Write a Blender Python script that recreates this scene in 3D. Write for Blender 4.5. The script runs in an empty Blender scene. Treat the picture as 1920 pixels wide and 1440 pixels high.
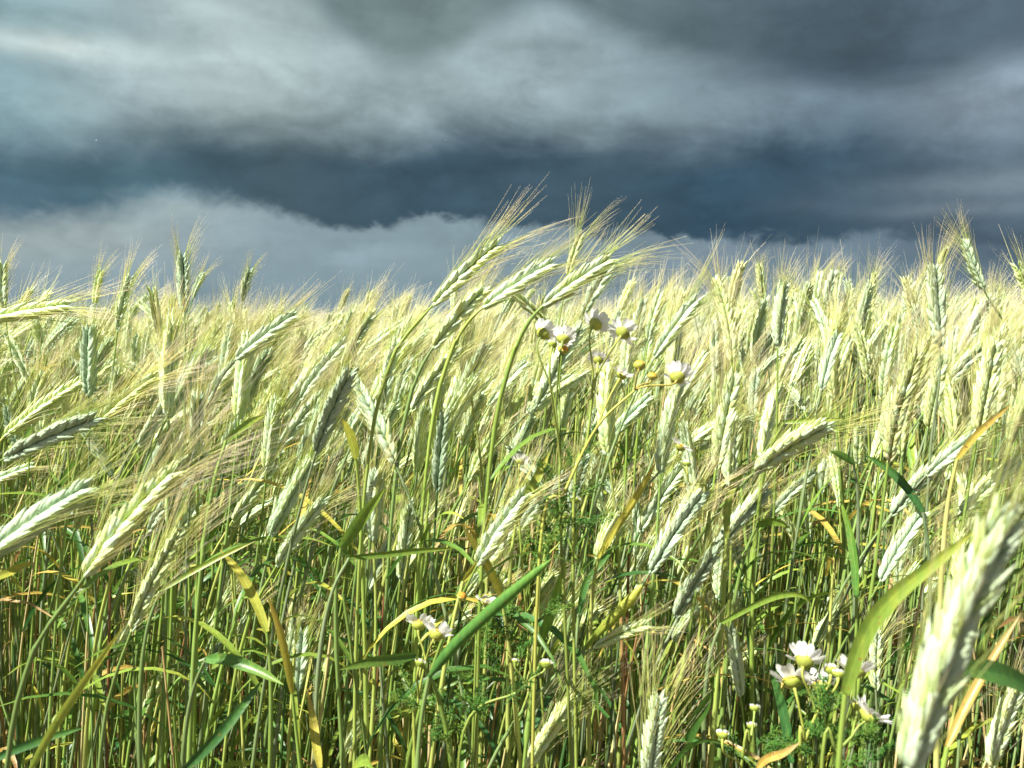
import bpy, math, random
import numpy as np
from mathutils import Vector, Matrix

R = math.radians
scene = bpy.context.scene
COL = scene.collection
rng = np.random.default_rng(37)
random.seed(37)

# ------------------------------------------------------------------ camera
CAM = np.array([0.0, 0.0, 1.25])
F = 1663.0                      # focal length in photo pixels (1920 wide)
PITCH = math.atan((720 - 600) / F)
cam_d = bpy.data.cameras.new('camera')
cam = bpy.data.objects.new('camera', cam_d)
COL.objects.link(cam)
cam.location = CAM
cam.rotation_euler = (R(90) - PITCH, 0, 0)
cam_d.sensor_width = 36.0
cam_d.lens = 36.0 * F / 1920.0
cam_d.clip_start = 0.02
cam_d.clip_end = 5000
cam_d.dof.use_dof = True
cam_d.dof.focus_distance = 1.15
cam_d.dof.aperture_fstop = 14.0
scene.camera = cam

# ------------------------------------------------------------------ exposure, sky, sun
EXPO = 1.38
SKY = 0.05
scene.view_settings.view_transform = 'Standard'
scene.view_settings.look = 'None'
scene.view_settings.exposure = EXPO
scene.view_settings.gamma = 1.0
SUN_EL, SUN_AZ = 54.0, -124.0    # azimuth clockwise from +Y (straight ahead)
sd = np.array([math.sin(R(SUN_AZ)) * math.cos(R(SUN_EL)), math.cos(R(SUN_AZ)) * math.cos(R(SUN_EL)), math.sin(R(SUN_EL))])
sun_d = bpy.data.lights.new('sun', 'SUN')
sun_d.energy = 5.0
sun_d.angle = R(0.5)
sun_d.color = (1.0, 0.965, 0.90)
sun = bpy.data.objects.new('sun', sun_d)
COL.objects.link(sun)
sun.location = (0, 0, 10)
sun.rotation_euler = Vector(sd).to_track_quat('Z', 'Y').to_euler()

def px_dir(px, py):
    """photo pixel -> unit direction"""
    v = np.array([(px - 960) / F, 1.0, (720 - py) / F])
    c, s = math.cos(-PITCH), math.sin(-PITCH)
    v = np.array([v[0], v[1] * c - v[2] * s, v[1] * s + v[2] * c])
    return v / np.linalg.norm(v)

def P(px, py, d):
    """point at forward distance d (m) seen at a photo pixel"""
    v = px_dir(px, py)
    return CAM + v * (d / v[1])

def proj(p):
    q = np.asarray(p, float) - CAM
    c, s = math.cos(PITCH), math.sin(PITCH)
    y = q[..., 1] * c - q[..., 2] * s
    z = q[..., 1] * s + q[..., 2] * c
    return 960 + F * q[..., 0] / y, 720 - F * z / y

def az_el(px, py):
    v = px_dir(px, py)
    return math.degrees(math.atan2(v[0], v[1])), math.degrees(math.asin(v[2]))

def s2l(c):
    return tuple(((x / 255) / 12.92 if x / 255 < 0.04045 else (((x / 255) + 0.055) / 1.055) ** 2.4) for x in c)

def build_world():
    w = bpy.data.worlds.new('World')
    scene.world = w
    w.use_nodes = True
    nt = w.node_tree
    nt.nodes.clear()
    N, L = nt.nodes, nt.links
    out = N.new('ShaderNodeOutputWorld')
    bg = N.new('ShaderNodeBackground')
    bg.inputs['Strength'].default_value = SKY
    L.new(bg.outputs[0], out.inputs[0])
    sky = N.new('ShaderNodeTexSky')
    sky.sky_type = 'NISHITA'
    sky.sun_disc = False
    sky.sun_elevation = R(SUN_EL)
    sky.sun_rotation = R(SUN_AZ)
    sky.dust_density = 1.0
    tc = N.new('ShaderNodeTexCoord')
    sep = N.new('ShaderNodeSeparateXYZ')
    L.new(tc.outputs['Generated'], sep.inputs[0])

    def put(sock, v):
        if isinstance(v, (int, float)):
            sock.default_value = v
        elif isinstance(v, tuple):
            sock.default_value = (*v, 1) if len(sock.default_value) == 4 else v
        else:
            L.new(v, sock)

    def M(op, a, b=0.0, c=0.0, clamp=False):
        n = N.new('ShaderNodeMath')
        n.operation = op
        n.use_clamp = clamp
        put(n.inputs[0], a); put(n.inputs[1], b); put(n.inputs[2], c)
        return n.outputs[0]

    def rng_(v, a, b, c=0.0, d=1.0, kind='SMOOTHSTEP'):
        n = N.new('ShaderNodeMapRange')
        n.interpolation_type = kind
        for i, x in enumerate((v, a, b, c, d)):
            put(n.inputs[i], x)
        return n.outputs[0]

    def mix(f, a, b, mode='MIX'):
        n = N.new('ShaderNodeMix')
        n.data_type = 'RGBA'
        n.blend_type = mode
        put(n.inputs[0], f); put(n.inputs[6], a); put(n.inputs[7], b)
        return n.outputs[2]

    X, Y, Z = sep.outputs
    az = M('MULTIPLY', M('ARCTAN2', X, Y), 180 / math.pi)
    el = M('MULTIPLY', M('ARCTAN2', Z, M('SQRT', M('ADD', M('MULTIPLY', X, X), M('MULTIPLY', Y, Y)))), 180 / math.pi)

    def noise(sx, sy, scale, det=6, rough=0.55, seed=0.0, dist=0.0):
        cb = N.new('ShaderNodeCombineXYZ')
        L.new(M('MULTIPLY', az, sx), cb.inputs[0])
        L.new(M('MULTIPLY', el, sy), cb.inputs[1])
        cb.inputs[2].default_value = seed
        n = N.new('ShaderNodeTexNoise')
        L.new(cb.outputs[0], n.inputs['Vector'])
        n.inputs['Scale'].default_value = scale
        n.inputs['Detail'].default_value = det
        n.inputs['Roughness'].default_value = rough
        n.inputs['Distortion'].default_value = dist
        return M('SUBTRACT', n.outputs[0], 0.5)

    AZ0, AZ1 = -34.0, 34.0
    t = rng_(az, AZ0, AZ1, 0, 1, 'LINEAR')

    def edge(pts):
        """elevation (deg) of a cloud edge as a curve over azimuth"""
        n = N.new('ShaderNodeFloatCurve')
        c = n.mapping.curves[0]
        q = []
        for (x, y) in pts:
            a, e = az_el(x, y)
            q.append(((a - AZ0) / (AZ1 - AZ0), e / 30.0))
        q = [(0.0, q[0][1])] + q + [(1.0, q[-1][1])]
        c.points[0].location = q[0]
        c.points[1].location = q[-1]
        for p_ in q[1:-1]:
            c.points.new(*p_)
        n.mapping.update()
        L.new(t, n.inputs['Value'])
        return M('MULTIPLY', n.outputs[0], 30.0)

    def ramp(cols):
        n = N.new('ShaderNodeValToRGB')
        e = n.color_ramp
        for i, (x, c) in enumerate(cols):
            a = (az_el(x, 300)[0] - AZ0) / (AZ1 - AZ0)
            el_ = e.elements[i] if i < 2 else e.elements.new(a)
            el_.position = a
            el_.color = (*s2l(c), 1)
        L.new(t, n.inputs[0])
        return n.outputs[0]

    def gauss(px, py, rx, ry):
        a, e = az_el(px, py)
        k = 57.3 / F
        u = M('DIVIDE', M('SUBTRACT', az, a), rx * k)
        v = M('DIVIDE', M('SUBTRACT', el, e), ry * k)
        r2 = M('ADD', M('MULTIPLY', u, u), M('MULTIPLY', v, v))
        return M('EXPONENT', M('MULTIPLY', r2, -1.0))

    n_big = noise(1, 2.2, 0.11, 5, 0.5, 1.0, 0.4)
    n_mid = noise(1, 1.45, 0.34, 8, 0.62, 5.0, 0.25)
    n_fin = noise(1, 1.1, 1.0, 7, 0.66, 9.0, 0.3)
    n_puf = noise(1, 1.25, 0.62, 4, 0.5, 21.0, 0.5)
    n_soft = noise(1, 3.0, 0.16, 3, 0.45, 15.0, 0.6)

    # rain-hazed air under the cloud base
    low = ramp([(0, (158, 175, 180)), (1920, (92, 111, 128)), (300, (144, 164, 172)), (620, (138, 159, 168)),
                (900, (140, 162, 171)), (1150, (130, 151, 162)), (1400, (124, 144, 157)), (1650, (110, 130, 145))])
    low2 = mix(rng_(el, az_el(960, 600)[1], az_el(960, 470)[1], 0.75, 0.0), low, s2l((124, 147, 158)))
    low2 = mix(M('MULTIPLY', gauss(120, 440, 200, 35), 0.6), low2, s2l((172, 184, 184)))
    low2 = mix(M('MULTIPLY', gauss(1380, 470, 170, 22), 0.5), low2, s2l((126, 142, 154)))
    low2 = mix(M('MULTIPLY', gauss(300, 390, 130, 25), 0.35), low2, s2l((165, 178, 176)))
    # dark shelf
    dark = ramp([(0, (78, 106, 122)), (1920, (80, 99, 113)), (250, (74, 102, 116)), (520, (72, 94, 105)),
                 (800, (66, 90, 106)), (1100, (66, 88, 102)), (1350, (58, 84, 103)), (1650, (68, 90, 107))])
    e1 = edge([(0, 428), (90, 420), (190, 402), (300, 372), (400, 376), (520, 392), (620, 428), (730, 426),
               (830, 412), (900, 416), (1040, 428), (1180, 442), (1400, 448), (1560, 452), (1680, 438), (1780, 452), (1920, 470)])
    d1 = M('ADD', M('SUBTRACT', el, e1), M('ADD', M('MULTIPLY', n_mid, 2.4), M('MULTIPLY', n_puf, 1.6)))
    wl = rng_(az, az_el(250, 300)[0], az_el(650, 300)[0], 1.5, 0.45)
    C = mix(rng_(d1, M('MULTIPLY', wl, -0.8), wl), low2, dark)
    # paler layer above the shelf
    mid = ramp([(0, (146, 176, 184)), (1920, (134, 153, 168)), (200, (162, 184, 190)), (420, (176, 192, 194)),
                (700, (162, 182, 187)), (1000, (160, 180, 186)), (1250, (140, 161, 171)), (1600, (116, 136, 151))])
    e2 = edge([(0, 262), (200, 250), (400, 232), (600, 232), (800, 246), (1000, 232), (1150, 262), (1300, 262),
               (1450, 240), (1600, 240), (1750, 262), (1920, 268)])
    d2 = M('ADD', M('SUBTRACT', el, e2), M('ADD', M('MULTIPLY', n_big, 4.5), M('MULTIPLY', n_mid, 1.0)))
    C = mix(rng_(d2, -2.3, 2.7), C, mid)
    C = mix(M('MULTIPLY', gauss(390, 130, 230, 70), 0.5), C, s2l((176, 192, 196)))
    C = mix(M('MULTIPLY', gauss(100, 84, 120, 22), 0.9), C, s2l((220, 234, 232)))
    C = mix(M('MULTIPLY', gauss(60, 25, 200, 34), 0.5), C, s2l((128, 155, 160)))
    C = mix(M('MULTIPLY', gauss(40, 140, 120, 45), 0.35), C, s2l((120, 150, 158)))
    # dark mass at the top
    top = ramp([(600, (122, 142, 146)), (1920, (84, 102, 116)), (850, (116, 134, 136)), (1000, (112, 132, 138)),
                (1250, (94, 112, 120)), (1500, (78, 96, 108))])
    e3 = edge([(0, -120), (420, -60), (560, 0), (640, 70), (740, 132), (830, 110), (930, 60), (1030, 30), (1130, 70),
               (1300, 128), (1450, 150), (1620, 168), (1740, 165), (1830, 130), (1920, 112)])
    d3 = M('ADD', M('SUBTRACT', el, e3), M('ADD', M('MULTIPLY', n_mid, 1.8), M('MULTIPLY', n_fin, 0.8)))
    C = mix(rng_(d3, -0.7, 1.7, 0, 0.95), C, top)
    C = mix(M('MULTIPLY', gauss(1600, 130, 230, 26), 0.45), C, s2l((64, 82, 96)))
    # pale breaks low on the right
    C = mix(M('MULTIPLY', gauss(1890, 340, 180, 24), 0.85), C, s2l((128, 146, 158)))
    C = mix(M('MULTIPLY', gauss(1800, 392, 130, 16), 0.75), C, s2l((124, 140, 152)))
    C = mix(M('MULTIPLY', gauss(1850, 430, 150, 22), 0.55), C, s2l((86, 104, 120)))
    C = mix(M('MULTIPLY', gauss(1530, 385, 90, 14), 0.45), C, s2l((88, 106, 122)))
    C = mix(M('MULTIPLY', gauss(1850, 185, 120, 48), 0.65), C, s2l((142, 158, 170)))
    # billows
    wx = N.new('ShaderNodeCombineXYZ')
    L.new(M('ADD', az, M('ADD', M('MULTIPLY', n_mid, 9.0), M('MULTIPLY', n_big, 10.0))), wx.inputs[0])
    L.new(M('ADD', M('MULTIPLY', el, 1.9), M('ADD', M('MULTIPLY', n_puf, 6.0), M('MULTIPLY', n_fin, 1.5))), wx.inputs[1])
    vo = N.new('ShaderNodeTexVoronoi'); vo.feature = 'SMOOTH_F1'; vo.inputs['Scale'].default_value = 0.16
    vo.inputs['Smoothness'].default_value = 0.6
    L.new(wx.outputs[0], vo.inputs['Vector'])
    bil = M('SUBTRACT', 0.45, vo.outputs['Distance'])
    g = M('ADD', M('ADD', M('ADD', 1.0, M('MULTIPLY', bil, 0.38)), M('MULTIPLY', n_big, 0.45)), M('ADD', M('MULTIPLY', n_mid, 0.42), M('ADD', M('MULTIPLY', n_soft, 0.6), M('MULTIPLY', n_fin, 0.16))))
    g = M('MAXIMUM', g, 0.3)
    amt = rng_(el, 0.5, 7.0, 0.35, 1.0)
    gm = mix(amt, (1, 1, 1), g)
    C = mix(1.0, C, gm, 'MULTIPLY')
    k = 1.0 / (SKY * 2 ** EXPO)
    C = mix(1.0, C, (k * 1.0, k * 1.01, k * 1.0), 'MULTIPLY')
    # behind the photographer the sky is broken cloud and blue
    side = rng_(M('ABSOLUTE', az), 48.0, 110.0)
    high = rng_(el, 50.0, 85.0, 0.0, 0.4)
    f = M('MAXIMUM', side, high)
    skyc = mix(1.0, sky.outputs[0], (.6, .6, .6), 'MULTIPLY')
    fair = mix(rng_(noise(1, 1.5, 0.05, 5, 0.5, 3.0), -0.08, 0.12), skyc, (3.0, 3.15, 3.35))
    L.new(mix(f, C, fair), bg.inputs['Color'])
    w.cycles.sampling_method = 'MANUAL'
    w.cycles.sample_map_resolution = 512

build_world()

# ------------------------------------------------------------------ materials
def new_mat(name):
    m = bpy.data.materials.new(name)
    m.use_nodes = True
    nt = m.node_tree
    nt.nodes.clear()
    return m, nt

def plant_mat(name, driver, stops, tip=None, rough=0.5, trans=0.3, spec=0.4, noise_scale=400.0, noise_amt=0.3, bump=0.0,
              stretch=(1, 1, 1), var_amt=0.25, val=0.35, veins=False):
    """colour from a ramp over the per-plant dryness (attribute b) + variation, with fine mottling"""
    m, nt = new_mat(name)
    N, L = nt.nodes, nt.links
    out = N.new('ShaderNodeOutputMaterial')
    at = N.new('ShaderNodeAttribute'); at.attribute_name = 'Col'
    sp = N.new('ShaderNodeSeparateColor'); L.new(at.outputs['Color'], sp.inputs[0])
    oi = N.new('ShaderNodeObjectInfo')
    tc = N.new('ShaderNodeTexCoord')
    mp = N.new('ShaderNodeMapping'); mp.inputs['Scale'].default_value = stretch
    L.new(tc.outputs['Object'], mp.inputs[0])
    nz = N.new('ShaderNodeTexNoise'); nz.inputs['Scale'].default_value = noise_scale
    nz.inputs['Detail'].default_value = 3
    L.new(mp.outputs[0], nz.inputs['Vector'])

    def M(op, a, b, clamp=False):
        n = N.new('ShaderNodeMath'); n.operation = op; n.use_clamp = clamp
        for i, v in enumerate((a, b)):
            if isinstance(v, (int, float)): n.inputs[i].default_value = v
            else: L.new(v, n.inputs[i])
        return n.outputs[0]
    d = sp.outputs[2]
    rnd = M('FRACT', M('ADD', sp.outputs[0], oi.outputs['Random']), 0)
    if driver == 'along':
        d = M('ADD', M('MULTIPLY', sp.outputs[1], 0.8), M('MULTIPLY', sp.outputs[2], 0.4))
    d = M('ADD', d, M('MULTIPLY', M('SUBTRACT', rnd, 0.5), var_amt))
    d = M('ADD', d, M('MULTIPLY', M('SUBTRACT', nz.outputs[0], 0.5), noise_amt), True)
    rp = N.new('ShaderNodeValToRGB')
    for i, (p, c) in enumerate(stops):
        e = rp.color_ramp.elements[i] if i < 2 else rp.color_ramp.elements.new(p)
        e.position = p; e.color = (*c, 1)
    L.new(d, rp.inputs[0])
    col = rp.outputs[0]
    if tip is not None:
        mx = N.new('ShaderNodeMix'); mx.data_type = 'RGBA'
        L.new(M('MULTIPLY', M('POWER', sp.outputs[1], 2.0), 0.55), mx.inputs[0]); L.new(col, mx.inputs[6]); mx.inputs[7].default_value = (*tip, 1)
        col = mx.outputs[2]
    # lightness varies from plant to plant
    hv = N.new('ShaderNodeHueSaturation')
    L.new(col, hv.inputs['Color'])
    L.new(M('ADD', 1.0 - val / 2, M('MULTIPLY', M('FRACT', M('MULTIPLY', rnd, 7.31), 0), val)), hv.inputs['Value'])
    col = hv.outputs[0]
    if veins:
        v = M('SINE', M('MULTIPLY', at.outputs['Alpha'], 62.0), 0)
        mid = M('SUBTRACT', 1.0, M('MULTIPLY', M('ABSOLUTE', M('SUBTRACT', at.outputs['Alpha'], 0.5), 0), 14.0), True)
        n2 = N.new('ShaderNodeTexNoise'); n2.inputs['Scale'].default_value = 260; n2.inputs['Detail'].default_value = 5
        L.new(tc.outputs['Object'], n2.inputs['Vector'])
        h2 = N.new('ShaderNodeHueSaturation'); L.new(col, h2.inputs['Color'])
        L.new(M('ADD', M('ADD', 1.0, M('MULTIPLY', v, 0.10)), M('ADD', M('MULTIPLY', mid, 0.35), M('MULTIPLY', M('SUBTRACT', n2.outputs[0], 0.5), 0.5))), h2.inputs['Value'])
        col = h2.outputs[0]
        sp2 = N.new('ShaderNodeMix'); sp2.data_type = 'RGBA'
        n3 = N.new('ShaderNodeTexNoise'); n3.inputs['Scale'].default_value = 330; n3.inputs['Detail'].default_value = 2
        L.new(tc.outputs['Object'], n3.inputs['Vector'])
        L.new(M('MULTIPLY', M('SUBTRACT', n3.outputs[0], 0.66), 14.0, True), sp2.inputs[0]); L.new(col, sp2.inputs[6]); sp2.inputs[7].default_value = (0.30, 0.17, 0.05, 1)
        col = sp2.outputs[2]
    b = N.new('ShaderNodeBsdfPrincipled')
    L.new(col, b.inputs['Base Color'])
    b.inputs['Roughness'].default_value = rough
    b.inputs['Specular IOR Level'].default_value = spec
    if bump:
        bp = N.new('ShaderNodeBump'); bp.inputs['Strength'].default_value = bump; bp.inputs['Distance'].default_value = 0.0006
        L.new(nz.outputs[0], bp.inputs['Height']); L.new(bp.outputs[0], b.inputs['Normal'])
    sh = b.outputs[0]
    if trans:
        tr = N.new('ShaderNodeBsdfTranslucent'); L.new(col, tr.inputs['Color'])
        mx = N.new('ShaderNodeMixShader'); mx.inputs[0].default_value = trans
        L.new(sh, mx.inputs[1]); L.new(tr.outputs[0], mx.inputs[2]); sh = mx.outputs[0]
    L.new(sh, out.inputs[0])
    return m

M_EAR = plant_mat('ear_husk', 'dry', [(0.0, (0.27, 0.40, 0.24)), (1.0, (0.70, 0.64, 0.36)), (0.25, (0.46, 0.60, 0.38)), (0.42, (0.55, 0.68, 0.45)), (0.62, (0.50, 0.63, 0.20)), (0.8, (0.62, 0.63, 0.25))],
                  tip=(0.74, 0.80, 0.54), rough=0.5, trans=0.12, spec=0.35, noise_scale=900, noise_amt=0.22, bump=0.5, stretch=(1, 1, .35), var_amt=0.3)
M_AWN = plant_mat('awn', 'along', [(0.0, (0.42, 0.56, 0.12)), (1.0, (0.90, 0.81, 0.68)), (0.35, (0.65, 0.69, 0.22)), (0.7, (0.86, 0.78, 0.42))],
                  rough=0.35, trans=0.42, spec=0.5, noise_amt=0.1, var_amt=0.3)
M_STEM = plant_mat('stem', 'dry', [(0.0, (0.05, 0.12, 0.03)), (1.0, (0.20, 0.09, 0.04)), (0.12, (0.22, 0.27, 0.15)), (0.24, (0.18, 0.28, 0.08)), (0.4, (0.24, 0.36, 0.06)), (0.6, (0.46, 0.48, 0.13)), (0.74, (0.60, 0.48, 0.24)), (0.87, (0.40, 0.24, 0.09))],
                   rough=0.38, trans=0.08, spec=0.5, noise_scale=60, noise_amt=0.22, stretch=(4, 4, .5), var_amt=0.3)
M_LEAF = plant_mat('leaf_blade', 'dry', [(0.0, (0.035, 0.12, 0.03)), (1.0, (0.30, 0.17, 0.06)), (0.2, (0.09, 0.21, 0.035)), (0.4, (0.24, 0.35, 0.05)), (0.6, (0.50, 0.47, 0.07)), (0.8, (0.56, 0.37, 0.09)), (0.9, (0.50, 0.38, 0.17))],
                   rough=0.4, trans=0.38, spec=0.5, noise_scale=70, noise_amt=0.3, stretch=(5, 5, .6), bump=0.3, var_amt=0.12, veins=True)
M_FERN = plant_mat('feathery_leaf', 'dry', [(0.0, (0.05, 0.17, 0.03)), (1.0, (0.25, 0.34, 0.05)), (0.5, (0.11, 0.26, 0.035))], rough=0.5, trans=0.3, noise_amt=0.2, noise_scale=50)
M_DAISYSTEM = plant_mat('daisy_stem', 'dry', [(0.0, (0.16, 0.28, 0.05)), (1.0, (0.30, 0.13, 0.05)), (0.5, (0.38, 0.42, 0.08))], rough=0.5, trans=0.1, noise_amt=0.3, noise_scale=40)
M_PETAL = plant_mat('petal', 'dry', [(0.0, (0.93, 0.93, 0.91)), (1.0, (0.86, 0.84, 0.76))], rough=0.55, trans=0.5, spec=0.2, noise_amt=0.15, noise_scale=500, val=0.05, var_amt=.1)
M_DISC = plant_mat('disc', 'dry', [(0.0, (0.50, 0.50, 0.05)), (1.0, (0.24, 0.11, 0.02)), (0.45, (0.66, 0.42, 0.02)), (0.7, (0.55, 0.28, 0.02))], rough=0.7, trans=0.0, noise_scale=1300, noise_amt=0.9, bump=1.0, var_amt=.1)
M_CALYX = plant_mat('calyx', 'dry', [(0.0, (0.30, 0.40, 0.06)), (1.0, (0.45, 0.30, 0.08)), (0.5, (0.45, 0.46, 0.08))], rough=0.5, trans=0.1, noise_scale=900, noise_amt=0.4, bump=.6)

def soil_mat():
    m, nt = new_mat('soil')
    N, L = nt.nodes, nt.links
    out = N.new('ShaderNodeOutputMaterial'); b = N.new('ShaderNodeBsdfPrincipled')
    tc = N.new('ShaderNodeTexCoord'); nz = N.new('ShaderNodeTexNoise'); nz.inputs['Scale'].default_value = 14; nz.inputs['Detail'].default_value = 8
    L.new(tc.outputs['Object'], nz.inputs['Vector'])
    rp = N.new('ShaderNodeValToRGB')
    rp.color_ramp.elements[0].position = .3; rp.color_ramp.elements[0].color = (0.035, 0.022, 0.014, 1)
    rp.color_ramp.elements[1].position = .7; rp.color_ramp.elements[1].color = (0.12, 0.08, 0.045, 1)
    L.new(nz.outputs[0], rp.inputs[0]); L.new(rp.outputs[0], b.inputs['Base Color'])
    b.inputs['Roughness'].default_value = 0.95
    bp = N.new('ShaderNodeBump'); bp.inputs['Distance'].default_value = 0.02
    L.new(nz.outputs[0], bp.inputs['Height']); L.new(bp.outputs[0], b.inputs['Normal'])
    L.new(b.outputs[0], out.inputs[0])
    return m
M_SOIL = soil_mat()

# ------------------------------------------------------------------ mesh helpers
class G:
    def __init__(s):
        s.V, s.Q, s.T, s.mq, s.mt, s.C, s.n = [], [], [], [], [], [], 0
    def add(s, V, Q=None, T=None, m=0, C=None):
        V = np.asarray(V, np.float32).reshape(-1, 3)
        if C is None: C = np.zeros((len(V), 3), np.float32)
        C = np.asarray(C, np.float32)
        C = np.broadcast_to(C, (len(V), C.shape[-1]))
        if C.shape[1] == 3: C = np.concatenate([C, np.full((len(V), 1), .5, np.float32)], 1)
        s.V.append(V); s.C.append(C)
        if Q is not None and len(Q):
            s.Q.append(np.asarray(Q, np.int64).reshape(-1, 4) + s.n); s.mq.append(np.full(len(s.Q[-1]), m, np.int32))
        if T is not None and len(T):
            s.T.append(np.asarray(T, np.int64).reshape(-1, 3) + s.n); s.mt.append(np.full(len(s.T[-1]), m, np.int32))
        s.n += len(V)
    def arrays(s):
        V = np.concatenate(s.V); C = np.concatenate(s.C)
        Q = np.concatenate(s.Q) if s.Q else np.zeros((0, 4), np.int64)
        T = np.concatenate(s.T) if s.T else np.zeros((0, 3), np.int64)
        mq = np.concatenate(s.mq) if s.mq else np.zeros(0, np.int32)
        mt = np.concatenate(s.mt) if s.mt else np.zeros(0, np.int32)
        return V, Q, T, mq, mt, C
    def merge(s, o, m=0):
        V, Q, T, mq, mt, C = o.arrays()
        s.V.append(V); s.C.append(C)
        if len(Q): s.Q.append(Q + s.n); s.mq.append(np.full(len(Q), m, np.int32))
        if len(T): s.T.append(T + s.n); s.mt.append(np.full(len(T), m, np.int32))
        s.n += len(V)

def to_mesh(name, arr, mats, smooth=True):
    V, Q, T, mq, mt, C = arr
    me = bpy.data.meshes.new(name)
    nq, nt_ = len(Q), len(T)
    me.vertices.add(len(V)); me.vertices.foreach_set('co', V.astype(np.float32).ravel())
    loops = np.concatenate([Q.ravel(), T.ravel()]).astype(np.int32)
    me.loops.add(len(loops)); me.loops.foreach_set('vertex_index', loops)
    me.polygons.add(nq + nt_)
    start = np.concatenate([np.arange(nq) * 4, nq * 4 + np.arange(nt_) * 3]).astype(np.int32)
    me.polygons.foreach_set('loop_start', start)
    me.polygons.foreach_set('material_index', np.concatenate([mq, mt]).astype(np.int32))
    me.polygons.foreach_set('use_smooth', np.full(nq + nt_, smooth))
    for m in mats: me.materials.append(m)
    a = me.color_attributes.new('Col', 'FLOAT_COLOR', 'POINT')
    a.data.foreach_set('color', C.astype(np.float32).ravel())
    me.update(calc_edges=True)
    return me

def link(name, me, parent=None, loc=None):
    o = bpy.data.objects.new(name, me)
    COL.objects.link(o)
    if loc is not None: o.location = loc
    if parent is not None: o.parent = parent
    return o

def thing(name, label, cat, loc, group=None):
    o = bpy.data.objects.new(name, None)
    COL.objects.link(o)
    o.empty_display_size = 0.05
    o.location = loc; o['label'] = label; o['category'] = cat
    if group: o['group'] = group
    return o

def nrm(v):
    v = np.asarray(v, float)
    return v / np.maximum(np.linalg.norm(v, axis=-1, keepdims=True), 1e-9)

def tube(g, pts, rad, k=6, m=0, C=None, cap=False):
    pts = np.asarray(pts, float); n = len(pts)
    rad = np.broadcast_to(np.asarray(rad, float), (n,))
    tg = nrm(np.gradient(pts, axis=0))
    mean = nrm(pts[-1] - pts[0])
    ref = np.array([0, 1.0, 0]) if abs(mean[1]) < .8 else np.array([1.0, 0, 0])
    U = nrm(np.cross(tg, ref)); W = np.cross(tg, U)
    a = np.arange(k) * 2 * math.pi / k
    V = pts[:, None] + rad[:, None, None] * (np.cos(a)[None, :, None] * U[:, None] + np.sin(a)[None, :, None] * W[:, None])
    i = np.arange(n - 1)[:, None] * k; j = np.arange(k)[None]; j2 = (j + 1) % k
    Q = np.stack([i + j, i + j2, i + k + j2, i + k + j], -1).reshape(-1, 4)
    if C is not None:
        C = np.asarray(C, float)
        C = np.repeat(C, k, 0) if C.ndim == 2 else C
    g.add(V.reshape(-1, 3), Q, m=m, C=C)

def bez(p0, p1, p2, p3, n):
    t = np.linspace(0, 1, n)[:, None]
    return (1 - t) ** 3 * p0 + 3 * (1 - t) ** 2 * t * p1 + 3 * (1 - t) * t * t * p2 + t ** 3 * p3

def spline(pts, n):
    """Catmull-Rom through pts, n samples"""
    p = np.asarray(pts, float)
    p = np.vstack([2 * p[0] - p[1], p, 2 * p[-1] - p[-2]])
    k = len(p) - 3
    u = np.linspace(0, k, n); i = np.minimum(u.astype(int), k - 1); t = (u - i)[:, None]
    a, b, c, d = p[i], p[i + 1], p[i + 2], p[i + 3]
    return .5 * (2 * b + (c - a) * t + (2 * a - 5 * b + 4 * c - d) * t ** 2 + (3 * b - a - 3 * c + d) * t ** 3)

def ribbon(g, pts, width, side, fold=0.25, m=0, C=None, twist=0.0):
    """grass blade: V-folded strip; width per point, side = across direction"""
    pts = np.asarray(pts, float); n = len(pts)
    tg = nrm(np.gradient(pts, axis=0))
    S = nrm(side - (tg @ side)[:, None] * tg if np.ndim(side) == 1 else side)
    Nn = np.cross(tg, S)
    if twist:
        a = np.linspace(0, twist, n)[:, None]
        S, Nn = S * np.cos(a) + Nn * np.sin(a), Nn * np.cos(a) - S * np.sin(a)
    w = np.asarray(width)[:, None] / 2
    V = np.stack([pts - S * w + Nn * w * fold, pts - S * w * .5 + Nn * w * fold * .35, pts, pts + S * w * .5 + Nn * w * fold * .35, pts + S * w + Nn * w * fold], 1)
    i = np.arange(n - 1)[:, None] * 5; j = np.arange(4)[None]
    Q = np.stack([i + j, i + j + 1, i + 6 + j, i + 5 + j], -1).reshape(-1, 4)
    C = np.broadcast_to(np.asarray((.5, .5, .2) if C is None else C, float), (n, 3))
    C = np.concatenate([np.repeat(C, 5, 0), np.tile(np.arange(5) / 4, n)[:, None]], 1)
    g.add(V.reshape(-1, 3), Q, m=m, C=C)

def lemma_tmpl(k, rings):
    t = np.array([r[0] for r in rings]); r = np.array([r[1] for r in rings])
    a = np.arange(k) * 2 * math.pi / k + (0.3 if k > 3 else 0)
    V = np.stack([r[:, None] * np.cos(a) * .5, r[:, None] * np.sin(a) * .5, np.repeat(t[:, None], k, 1)], -1).reshape(-1, 3)
    n = len(t)
    i = np.arange(n - 1)[:, None] * k; j = np.arange(k)[None]
    Q = np.stack([i + j, i + (j + 1) % k, i + k + (j + 1) % k, i + k + j], -1).reshape(-1, 4)
    return V, Q, np.repeat(t, k)
def bipyr(k):
    a = np.arange(k) * 2 * math.pi / k
    V = np.vstack([[0, 0, 0], np.stack([np.cos(a) * .5, np.sin(a) * .5, np.full(k, .42)], -1), [0, 0, 1]])
    T = [[0, 1 + (j + 1) % k, 1 + j] for j in range(k)] + [[k + 1, 1 + j, 1 + (j + 1) % k] for j in range(k)]
    return V, np.array(T), V[:, 2]
LEM0 = lemma_tmpl(6, [(0, .35), (.14, .8), (.34, 1.0), (.58, .8), (.8, .42), (1.0, .03)])
LEM1 = lemma_tmpl(4, [(0, .4), (.32, 1.0), (.68, .6), (1.0, .03)])
LEM2 = bipyr(3)

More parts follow.
